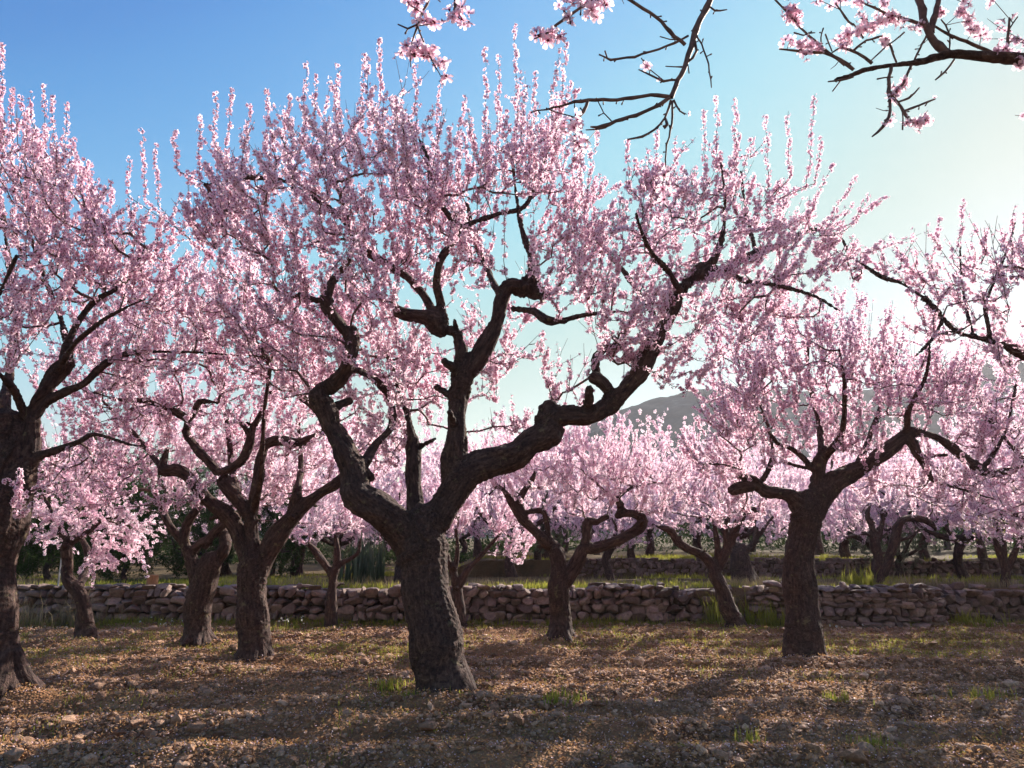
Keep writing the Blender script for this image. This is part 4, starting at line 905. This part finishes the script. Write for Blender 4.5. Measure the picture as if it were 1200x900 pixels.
    # blossoms, cluster by cluster; (px, py, count, spread px, distance)
    cl = [(485, 8, 7, 9, 1.85), (494, 20, 6, 8, 1.85), (478, 4, 4, 7, 1.85), (507, 28, 3, 5, 1.85), (474, 54, 5, 7, 1.85), (489, 58, 6, 8, 1.85), (503, 62, 5, 7, 1.85), (512, 74, 6, 8, 1.85), (516, 88, 4, 6, 1.85), (498, 66, 3, 5, 1.85), (530, 20, 7, 8, 1.85), (541, 22, 6, 7, 1.85), (535, 12, 3, 6, 1.85),
          (632, 42, 5, 6, 1.85), (645, 38, 5, 6, 1.85), (656, 38, 5, 6, 1.85), (660, 12, 5, 7, 1.85), (668, 22, 3, 5, 1.85), (690, 8, 6, 8, 1.85), (702, 4, 6, 8, 1.85), (680, 2, 5, 8, 1.85), (712, -2, 4, 7, 1.85), (696, 18, 4, 6, 1.85),
          (668, 143, 6, 7, 2.3), (680, 150, 7, 8, 2.3), (676, 165, 6, 7, 2.3), (686, 168, 5, 6, 2.3), (662, 150, 3, 4, 2.3), (760, 77, 3, 4, 2.45), (773, 90, 1, 3, 2.45), (805, 134, 1, 2, 2.45), (779, 205, 4, 5, 2.45), (776, 218, 4, 5, 2.45), (783, 232, 4, 5, 2.45),
          (926, 14, 9, 8, 2.7), (935, 20, 7, 7, 2.7), (928, 8, 5, 6, 2.7), (925, 50, 3, 5, 2.7), (938, 56, 5, 6, 2.7), (948, 52, 4, 6, 2.7), (945, 64, 3, 4, 2.7), (960, 58, 4, 5, 2.7), (990, 52, 6, 8, 2.7), (985, 44, 5, 7, 2.7), (998, 40, 6, 8, 2.7), (1010, 34, 7, 8, 2.7), (1018, 28, 7, 8, 2.7), (1030, 26, 6, 8, 2.7), (1040, 20, 7, 8, 2.7), (1052, 22, 6, 8, 2.7), (1060, 28, 5, 6, 2.7),
          (1036, 48, 4, 5, 2.7), (1077, 32, 5, 6, 2.7), (1104, 12, 3, 4, 2.7), (1126, 14, 5, 7, 2.7), (1134, 24, 5, 7, 2.7), (1143, 32, 6, 7, 2.7), (1150, 40, 4, 5, 2.7), (1130, 4, 4, 6, 2.7), (1168, 58, 5, 6, 2.7), (1178, 58, 4, 6, 2.7), (1192, 66, 5, 6, 2.7), (1198, 76, 5, 5, 2.7), (1183, 20, 2, 4, 2.7), (1164, 0, 3, 5, 2.7),
          (1052, 104, 5, 5, 2.7), (1047, 112, 4, 4, 2.7), (1060, 96, 4, 4, 2.7), (1066, 142, 5, 5, 2.7), (1076, 144, 6, 6, 2.7), (1085, 140, 5, 5, 2.7), (1094, 116, 1, 2, 2.7), (1043, 138, 2, 3, 2.7), (1035, 148, 1, 2, 2.7), (960, 0, 4, 7, 2.7), (985, -2, 5, 7, 2.7), (1010, 2, 5, 8, 2.7), (1035, 4, 4, 6, 2.7)]
    sp_, sa_ = [], []
    AP = np.array([a for a, _ in allp])
    extra = []
    for px, py, n, s, Y in cl:
        for _ in range(int(n * (1.7 if Y > 2.6 else 1.15))):
            q = P(px + r.normal() * s * .55, py + r.normal() * s * .5, Y + r.normal() * s * .5 * mpp(Y))
            sp_.append(q); sa_.append(norm(r.normal(size=3)))
        j = np.argmin(np.linalg.norm(AP - P(px, py, Y), axis=1)); extra.append((np.array([AP[j], P(px, py, Y)]), np.array([.0016, .0014])))
    for L in polys[-60:]:                                       # blossom on the shoots above the picture
        for k in range(26):
            a = r.random() * (len(L[0]) - 1); i = int(a); sp_.append(L[0][i] + (L[0][i + 1] - L[0][i]) * (a - i)); sa_.append(norm(L[0][i + 1] - L[0][i]))
    sp_, sa_ = np.array(sp_), np.array(sa_)
    V, Qd, A = tubes(polys + extra, 7)
    mesh_np("twigs", V, Qd, M_TWIG, root, smooth=True, origin=org)
    blossom_mesh("blossom", sp_, sa_, 2, 0.021, M_PETAL, root, org, r, spread=.5)
    # crown of the rest of the tree, above and to the right of the picture
    tg = [np.array((3.6 + r.normal() * .9, 2.4 + r.normal() * .9, 4.2 + r.normal() * .6)) for _ in range(110)]
    tg = [q for q in tg if not (abs(q[0]) < 0.72 * (q[1] * cp + (q[2] - CAM_H) * sp) and q[2] < CAM_H + q[1] * 0.84 + .5)]
    pl, S1, S2 = grow_tree(big[2:4], [.4, .4], tg, (3.6, 2.4, 3.5), r, dens=40)
    V, Qd, A = tubes(pl, 4); mesh_np("crown_twigs", V, Qd, M_TWIG, root, smooth=True, origin=org)
    blossom_mesh("crown_blossom", S1, S2, 1, 0.021, M_PETAL, root, org, r)
overhanging()

# ------------------------------------------------------------------ rows of trees farther back (three built, the rest copied)
def row_tree(x, y, seed, h=3.2, label="", rot=0.0, scl=1.0, group="almond trees on the terraces beyond the wall", name="almond_tree", petal=None, tmpl=None, size=.036, n=200, dens=36, trunk_r=.12, flat=.9, shoot=(.4, .8)):
    r = np.random.default_rng(seed)
    z0 = float(zg(x, y)); B = np.array((x, y, z0))
    root = tag(empty(name, B), label, "tree", group)
    tr = [[0, 0, -.3, trunk_r * 1.4], [0, 0, 0, trunk_r * 1.2]]; p = np.zeros(3)
    for i in range(3): p = p + np.array((r.normal() * .1, r.normal() * .1, h * .1)); tr.append([*p, trunk_r * (1 - .05 * i)])
    limbs = [np.array(tr)]
    for i in range(5):
        a = i * 1.257 + r.normal() * .3; q = p.copy(); L = [[*q, trunk_r * .7]]
        for k in range(4):
            q = q + np.array((math.cos(a) * h * .14, math.sin(a) * h * .14, h * (.06 + .03 * k))) + r.normal(size=3) * .09; L.append([*q, trunk_r * (.55 - .11 * k)])
        limbs.append(np.array(L))
    for L in limbs: L[:, :3] += B
    tg = []
    while len(tg) < n:
        v = r.uniform(-1, 1, 3)
        if np.linalg.norm(v) < 1: tg.append(B + np.array((v[0] * h * .62, v[1] * h * .62, h * .59 + v[2] * h * .37 * flat)))
    polys, SP, SA = grow_tree(limbs, [2] + [.3] * 5, tg, B + (0, 0, h * .5), r, dens=dens, shoot=shoot, step=.2)
    trunk_mesh("trunk", limbs, root, B, 0.035)
    V, Q, A = tubes(polys, 3); mesh_np("twigs", V, Q, M_TWIG, root, smooth=True, origin=B)
    blossom_mesh("blossom" if petal is None else "foliage", SP, SA, 0, size, petal or M_PETAL, root, B, r, tmpl)
    return root
def dup(root, x, y, rot, s, label=None):
    c = root.copy(); COL.objects.link(c); c.location = (x, y, float(zg(x, y))); c.rotation_euler[2] = rot; c.scale = (s, s, s)
    if label: c["label"] = label
    for ch in list(root.children):
        d = ch.copy(); COL.objects.link(d); d.parent = c
    return c
FAR = "far almond tree in pale bloom in the rows beyond the terrace walls"
protos = [row_tree(X(1097, 20, 1.5), 20.6, 31, label="far almond tree on the upper terrace right of the forked one"),
          row_tree(X(760, 24, 1.5), 24, 32, label=FAR), row_tree(X(640, 22, 1.5), 22.5, 33, label=FAR)]
spots = [(470, 19.5), (700, 27), (820, 22.5), (925, 24.5), (990, 21.5), (1050, 26), (1150, 23), (1230, 21), (1300, 26), (560, 25), (430, 27), (350, 24), (880, 30), (1000, 32), (1110, 33), (790, 34), (620, 33), (500, 36), (1200, 30), (700, 40), (900, 42), (1080, 44), (330, 34), (1330, 36), (600, 19.5), (740, 20.5), (860, 19.2), (960, 27), (1020, 19.0), (1210, 18.2), (1290, 31), (540, 30), (660, 29), (400, 21.5), (450, 31), (240, 27), (100, 28), (-30, 27), (170, 31), (470, 17.6), (715, 18.4), (1125, 18), (350, 20.5), (1250, 17.2), (655, 25)]
for i, (px, Y) in enumerate(spots):
    dup(protos[i % 3], X(px, Y, 1.5), Y, (i * 2.4) % 6.28, 0.78 + 0.42 * ((i * 7) % 5) / 4, FAR)
# trees of the same orchard to the right, which shade the ground
dup(protos[2], 8.9, 10.4, 2.0, 1.3, "almond tree outside the picture on the sunny side of the orchard")
dup(protos[1], 10.0, 12.5, 4.0, 1.3, "almond tree outside the picture on the sunny side of the orchard")

# evergreens and olives behind the wall on the left
dk = [(60, 17.5, 2.2), (150, 17.0, 2.0), (225, 18.5, 2.1), (320, 19.5, 1.9), (20, 19, 2.6), (110, 21, 3.2), (-90, 18, 3)]
o1 = row_tree(X(dk[0][0], dk[0][1], 1.2), dk[0][1], 51, h=2.4, label="dark evergreen shrub behind the wall near the left edge", group="dark evergreen shrubs behind the wall", name="evergreen_shrub", petal=M_DARKLEAF, tmpl=LEAF, size=.075, n=200, dens=90, trunk_r=.07, flat=1.6, shoot=(.2, .4))
o1["category"] = "shrub"
for i, (px, Y, h) in enumerate(dk[1:]): dup(o1, X(px, Y, 1.2), Y, i * 1.7, h / 2.4, ["dark evergreen shrub behind the wall above the wooden post stub", "dark evergreen shrub behind the leaning orange tinged trunk", "dark evergreen shrub behind the slim three armed tree", "tall dark evergreen shrub at the left edge behind the wall", "tall dark evergreen shrub set back behind the small crooked tree", "dark evergreen shrub beyond the left edge"][i])
ol = row_tree(X(262, 20, 2), 20.5, 61, h=3.0, label="silvery grey green olive tree behind the two left trunks", group="olive trees behind the wall", name="olive_tree", petal=M_OLIVE, tmpl=LEAF, size=.06, n=180, dens=80, trunk_r=.13, flat=1.3, shoot=(.2, .5))
for i, (px, Y, s) in enumerate([(140, 24, 1.2), (420, 23, .9), (20, 24, 1.25), (630, 21.5, .7), (1045, 19.0, .6)]): dup(ol, X(px, Y, 2), Y, 1 + i * 1.9, s, ["silvery olive tree far behind the small crooked tree", "low olive tree behind the young thin almond tree", "olive tree at the far left edge above the wall", "small olive bush behind the tree with the curled limb", "small olive bush behind the forked trunk on the terrace"][i])

def far_wood():
    r = np.random.default_rng(88); n = 110000
    x = r.uniform(-48, 52, n); y = 40 + r.normal(size=n) * 2.2
    top = 3.2 + 3.2 * fbm(x * .22, x * 0 + 3, 3, 5) + 1.0 * fbm(x * 1.1, y * .6, 3, 8)
    q = r.random(n) < .4                                          # a lower, nearer belt of scrub, added as the shade under the crowns
    y = np.where(q, 29.5 + r.normal(size=n) * .8, y); top = np.where(q, np.clip(.7 + 2.6 * fbm(x * .35, x * 0 + 9, 3, 12), .15, 2), top)
    z = zg(x, y) + top * r.random(n) ** .7
    nn = norm(r.normal(size=(n, 3)) + (0, 0, .4))
    V, Fc, c = cards(np.stack([x, y, z], 1), nn, r.uniform(.12, .26, n) * np.where(q, .6, 1), LEAF[0], LEAF[1], LEAF[2], r.random(n))
    tag(mesh_np("far_wood", V, Fc, M_DARKLEAF, attrs={"tint": c}), "dark evergreen scrub closing the view far behind the blossoming rows, nearer belt added as shade", "scrub", kind="stuff")
far_wood()

# ------------------------------------------------------------------ grass, weeds and small plants
def blades(name, pts, h, w, m, label, cat, r, kind="stuff", n_per=9, spread=.06, parent=None, bend=.45):
    pts = np.asarray(pts, float); n = len(pts) * n_per
    c = np.repeat(pts, n_per, 0); c[:, :2] += r.normal(size=(n, 2)) * spread
    hh = h * r.uniform(.4, 1.15, n) * np.repeat(r.uniform(.6, 1.2, len(pts)), n_per); a = r.uniform(0, 6.28, n); bx, by = np.cos(a) * bend * r.random(n), np.sin(a) * bend * r.random(n)
    sd = np.stack([-np.sin(a), np.cos(a), np.zeros(n)], 1) * (w * r.uniform(.6, 1.3, n))[:, None]
    if parent is None: c[:, 2] = zg(c[:, 0], c[:, 1]) - .01
    mid = c + np.stack([bx * hh * .35, by * hh * .35, hh * .55], 1); tip = c + np.stack([bx * hh, by * hh, hh * (1 - .3 * np.hypot(bx, by))], 1)
    V = np.stack([c - sd, c + sd, mid - sd * .7, mid + sd * .7, tip], 1).reshape(-1, 3)
    Fc = (np.array([(0, 1, 3), (0, 3, 2), (2, 3, 4)])[None] + (np.arange(n) * 5)[:, None, None]).reshape(-1, 3)
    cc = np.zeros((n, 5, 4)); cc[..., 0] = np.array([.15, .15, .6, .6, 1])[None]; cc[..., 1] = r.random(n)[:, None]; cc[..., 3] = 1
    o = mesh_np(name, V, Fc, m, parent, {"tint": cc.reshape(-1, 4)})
    if parent is None: tag(o, label, cat, kind=kind)
    return o
r5 = np.random.default_rng(55)
def patchy(n, x0, x1, y0, y1, thr, sc=.9, seed=41):
    x = r5.uniform(x0, x1, n); y = r5.uniform(y0, y1, n); k = fbm(x * sc, y * sc * 1.8, 3, seed) > thr
    return np.stack([x[k], y[k], np.zeros(k.sum())], 1)
pt = patchy(11000, -9, 9, 9.5, 13.5, -.01); pn = patchy(8000, -8, 8, 5.0, 11.5, .12); 
near = np.vstack([np.c_[r5.normal(X(470, 7.4, 0), .12, 14), r5.normal(7.3, .08, 14), np.zeros(14)], np.c_[r5.normal(X(560, 7, 0), .25, 26), r5.normal(6.95, .10, 26), np.zeros(26)]])
blades("grass", np.vstack([pt, pn, near]), .07, .0035, M_GRASS, "short green grass tufts scattered over the tilled soil", "grass", r5, n_per=7)
foot = np.c_[r5.uniform(-10, 9, 1500), r5.normal(13.42, .14, 1500), np.zeros(1500)]
blades("wall_foot_grass", foot, .15, .005, M_GRASS, "longer grass along the foot of the dry stone wall", "grass", r5, n_per=8)
tt = patchy(5000, -13, 14, 13.95, 20, .09, .5, 43); t2 = patchy(2200, -13, 14, 13.85, 14.3, .0, .5, 44)
blades("terrace_grass", np.vstack([tt, t2, patchy(5000, -6, 17, 20.2, 26, .08, .4, 45)]), .13, .008, M_GRASS, "bright green grass on the terraces above the walls", "grass", r5, n_per=8, spread=.1)
dry = patchy(3200, -13, 13, 13.85, 15.5, .05, .6, 47)
blades("dry_grass", dry, .22, .004, M_STRAW, "dry pale grass stems on top of the wall", "grass", r5, n_per=6, spread=.09)
# fallen petals and leaves
n = 26000; y = 4.5 + 9 * r5.random(n) ** 1.3; x = r5.uniform(-1, 1, n) * (y * .78 + 1); z = zg(x, y) + .02 + r5.random(n) * .012
nn = norm(np.stack([r5.normal(size=n) * .5, r5.normal(size=n) * .5, np.ones(n)], 1))
V, Fc, c = cards(np.stack([x, y, z], 1), nn, r5.uniform(.008, .015, n), np.array([(-.5, 0, 0), (0, .5, .12), (.6, 0, .05), (0, -.5, .12)], float), np.array([(0, 2, 1), (0, 3, 2)]), np.array([.5, .9, 1, .9]), r5.random(n))
tag(mesh_np("fallen_petals", V, Fc, M_PETAL, attrs={"tint": c}), "pale pink petals fallen on the soil", "petals", kind="stuff")
n = 110000; y = 4.5 + 9 * r5.random(n) ** 1.3; x = r5.uniform(-1, 1, n) * (y * .78 + 1); z = zg(x, y) + .02 + r5.random(n) * .02
nn = norm(np.stack([r5.normal(size=n) * .8, r5.normal(size=n) * .8, np.ones(n)], 1))
M_DRYLEAF = petal_material("dry_leaves", (.60, .38, .19), (.36, .18, .08), (.2, .09, .04), .4)
V, Fc, c = cards(np.stack([x, y, z], 1), nn, r5.uniform(.012, .028, n), LEAF[0], LEAF[1], LEAF[2], r5.random(n))
tag(mesh_np("leaf_litter", V, Fc, M_DRYLEAF, attrs={"tint": c}), "dry brown leaves lying over the stony soil", "leaves", kind="stuff")

rw = np.vstack([patchy(3500, -9, 9, 9.5, 13.4, .02, 1.1, 49), patchy(2600, -7, 7, 5, 10, .12, 1.2, 50), np.c_[r5.normal(X(522, 7.2, 0), .33, 90), r5.normal(7.15, .2, 90), np.zeros(90)], np.c_[r5.normal(X(0, 7.2, 0), .35, 60), r5.normal(7.1, .2, 60), np.zeros(60)]])
rw = np.repeat(rw, 6, 0); rw[:, :2] += r5.normal(size=(len(rw), 2)) * .025; rw[:, 2] = zg(rw[:, 0], rw[:, 1]) + .012
V, Fc, c = cards(rw, norm(np.stack([r5.normal(size=len(rw)), r5.normal(size=len(rw)), .7 + r5.random(len(rw))], 1)), r5.uniform(.012, .032, len(rw)), LEAF[0], LEAF[1], LEAF[2], r5.random(len(rw)))
tag(mesh_np("ground_weeds", V, Fc, M_GRASS, attrs={"tint": c}), "low broad leaved weeds in patches on the soil", "weeds", kind="stuff")
tw = []
for i in range(170):
    yy_ = 4.8 + 8.4 * r5.random(); xx_ = r5.uniform(-1, 1) * yy_ * .75; a = r5.uniform(0, 3.14); l = r5.uniform(.06, .26)
    p = np.array([[xx_ + math.cos(a) * l * k, yy_ + math.sin(a) * l * k, 0] for k in np.linspace(0, 1, 5)]) + r5.normal(size=(5, 3)) * .006; p[:, 2] = zg(p[:, 0], p[:, 1]) + .025 + np.linspace(0, r5.uniform(0, .05), 5)
    tw.append((p, np.linspace(.0045, .002, 5)))
V, Qd, A = tubes(tw, 5); tag(mesh_np("fallen_twigs", V, Qd, M_TWIG, smooth=True), "dead twigs lying about on the soil", "twigs", kind="stuff")

def plant(name, px, Y, label, cat, h, n, spread, m, w=.006, bend=.5, group=None, heads=None, z=None):
    x = X(px, Y, .2); o = np.array((x, Y, float(zg(x, Y)))); root = tag(empty(name, o), label, cat, group)
    r = np.random.default_rng(int(px * 7 + Y)); p = np.zeros((n, 3)); p[:, :2] = r.normal(size=(n, 2)) * spread
    blades("blades" if heads is None else "stems", p, h, w, m, None, None, r, n_per=6, spread=.03, parent=root, bend=bend)
    if heads:
        k = heads; q = np.stack([r.normal(size=k) * spread * 1.6, r.normal(size=k) * spread * 1.2, h * r.uniform(.6, 1.1, k)], 1)
        tv, tf, tt = FLOWER[0]; V, Fc, c = cards(q, norm(r.normal(size=(k, 3)) + (0, 0, 1.)), r.uniform(.012, .02, k), tv, tf, tt * .5 + .5, r.random(k))
        mesh_np("flower_heads", V, Fc, M_WHITE, root, {"tint": c})
    return root
TG = "grass tufts on the tilled ground"
plant("grass_tuft", 458, G(812), "green grass tuft at the left foot of the big central trunk", "plant", .13, 16, .07, M_GRASS, group=TG)
plant("grass_tuft", 1027, G(888), "green grass tuft at the bottom edge right of centre", "plant", .10, 16, .08, M_GRASS, w=.004, group=TG)
plant("grass_tuft", 876, G(886), "small upright grass tuft at the bottom below the stout right tree", "plant", .12, 7, .03, M_GRASS, w=.004, group=TG)
plant("grass_tuft", 1155, G(825), "sprawling grass tuft near the right edge of the field", "plant", .16, 14, .10, M_GRASS, w=.005, group=TG)
plant("grass_tuft", 980, G(830), "thin grass tuft in the furrow below and right of the stout tree", "plant", .15, 8, .05, M_GRASS, w=.005, group=TG)
plant("grass_tuft", 655, G(830), "yellow green grass tuft in the furrow right of the big central trunk", "plant", .11, 18, .10, M_GRASS, group=TG)
plant("grass_tuft", 30, G(872), "small grass tuft in the bottom left corner", "plant", .07, 8, .08, M_GRASS, w=.004, group=TG)
plant("grass_tuft", 790, G(824), "leafy grass tuft in front of the leaning tree", "plant", .08, 12, .08, M_GRASS, group=TG)
WD = "white flowering weeds along the edge of the field"
plant("flowering_weed", 198, 13.0, "tall weed with white flowers left of the leaning orange tinged trunk", "plant", .30, 16, .14, M_GRASS, group=WD, heads=14, bend=.3)
plant("flowering_weed", 110, 12.9, "low weed with tiny white flowers at the small crooked tree", "plant", .14, 12, .22, M_GRASS, group=WD, heads=10)
plant("flowering_weed", 330, 12.6, "low weed with white flowers right of the slim three armed trunk", "plant", .16, 14, .16, M_GRASS, group=WD, heads=14)
plant("flowering_weed", 990, 12.8, "low weed with white flowers right of the stout straight trunk", "plant", .14, 14, .14, M_GRASS, group=WD, heads=16)
plant("wiry_bush", 45, 13.2, "brown wiry dry bush in front of the wall at the left edge", "bush", .75, 60, .40, M_STRAW, w=.004, bend=.9)
plant("wiry_bush", 100, 13.3, "sparse dry bush in front of the wall behind the small crooked tree", "bush", .55, 30, .30, M_STRAW, w=.004, bend=1.0)
SH = "green weeds growing in the gap of the wall"
plant("weed", 882, 13.45, "yellow green weed climbing the broken wall end beside the leaning trunk", "plant", .62, 34, .16, M_GRASS, w=.009, group=SH)
plant("weed", 905, 13.2, "grassy weed at the foot of the wall gap", "plant", .40, 26, .18, M_GRASS, w=.008, group=SH)
plant("weed", 845, 13.2, "olive green weed at the left end of the wall gap", "plant", .55, 30, .16, M_GRASS, w=.006, group=SH)
plant("weed", 1140, 13.3, "green weed tuft at the foot of the set back wall", "plant", .30, 30, .25, M_GRASS, w=.008, group=SH)
plant("weed", 1008, 14.1, "yellow green weed standing on the wall left of the forked trunk", "plant", .42, 26, .14, M_GRASS, w=.010)
plant("weed", 1060, 14.2, "pale grassy weed on the wall right of the forked trunk", "plant", .30, 26, .2, M_STRAW, w=.007)
plant("weed", 425, 16.5, "tall blue green plant standing behind the wall left of the big trunk", "plant", .95, 40, .20, M_OLIVE, w=.03, bend=.25)

# wooden post stub and thin pole on the left wall
def lathe(name, prof, m, parent, seg_=20):
    a = np.linspace(0, 2 * np.pi, seg_, endpoint=False); V = np.array([(rr * math.cos(t) * (1 + .04 * math.sin(3 * t)), rr * math.sin(t), z) for rr, z in prof for t in a])
    Q = [(i * seg_ + j, i * seg_ + (j + 1) % seg_, (i + 1) * seg_ + (j + 1) % seg_, (i + 1) * seg_ + j) for i in range(len(prof) - 1) for j in range(seg_)]
    return mesh_np(name, V, Q, m, parent, smooth=False)
def simple(name, c, rough=.8):
    m, N, L, out = mat(name); d = N.new("ShaderNodeBsdfPrincipled"); tc = N.new("ShaderNodeTexCoord"); mp = N.new("ShaderNodeMapping"); mp.inputs['Scale'].default_value = (40, 40, 4)
    n = N.new("ShaderNodeTexNoise"); n.inputs['Detail'].default_value = 5; L.new(tc.outputs['Object'], mp.inputs[0]); L.new(mp.outputs[0], n.inputs['Vector'])
    rr = ramp(N, [(.3, tuple(k * .6 for k in c)), (.7, tuple(min(1, k * 1.25) for k in c))]); L.new(n.outputs[0], rr.inputs[0]); L.new(rr.outputs[0], d.inputs['Base Color']); d.inputs['Roughness'].default_value = rough; L.new(d.outputs[0], out.inputs[0]); return m
x, Y = X(177, 13.8, .8), 13.85; zb = .64
st = tag(lathe("post_stub", [(.001, 0), (.10, 0), (.105, .06), (.098, .12), (.102, .21), (.095, .235), (.001, .24)], simple("weathered_wood", (.34, .16, .07)), None), "short brown wooden post stub standing on the wall top at left", "post"); st.location = (x, Y, zb)
x = X(69, 13.75, .8); pz = .55
po = tag(lathe("metal_pole", [(.001, 0), (.014, 0), (.014, .95), (.012, .96), (.001, .96)], simple("galvanised_steel", (.42, .42, .40), .5), None, 10), "thin grey pole on the wall beside the small crooked tree", "pole"); po.location = (x, 13.75, pz)

# ------------------------------------------------------------------ haze
HAZE = 0.0004
if HAZE:
    v = [(sx_, sy_, sz_) for sz_ in (-3, 95) for sy_ in (-610, 620) for sx_ in (-620, 620)]
    f = [(0, 2, 3, 1), (4, 5, 7, 6), (0, 1, 5, 4), (2, 6, 7, 3), (0, 4, 6, 2), (1, 3, 7, 5)]
    me = bpy.data.meshes.new("haze"); me.from_pydata(v, [], f); o = bpy.data.objects.new("haze", me); COL.objects.link(o); tag(o, "thin pale haze in the air", "haze", kind="stuff")
    m = bpy.data.materials.new("air_haze"); m.use_nodes = True; N = m.node_tree.nodes; N.clear(); out = N.new("ShaderNodeOutputMaterial"); pv = N.new("ShaderNodeVolumePrincipled")
    pv.inputs['Density'].default_value = HAZE; pv.inputs['Color'].default_value = (.95, .93, 1, 1); pv.inputs['Anisotropy'].default_value = 0.4
    m.node_tree.links.new(pv.outputs[0], out.inputs['Volume']); me.materials.append(m)
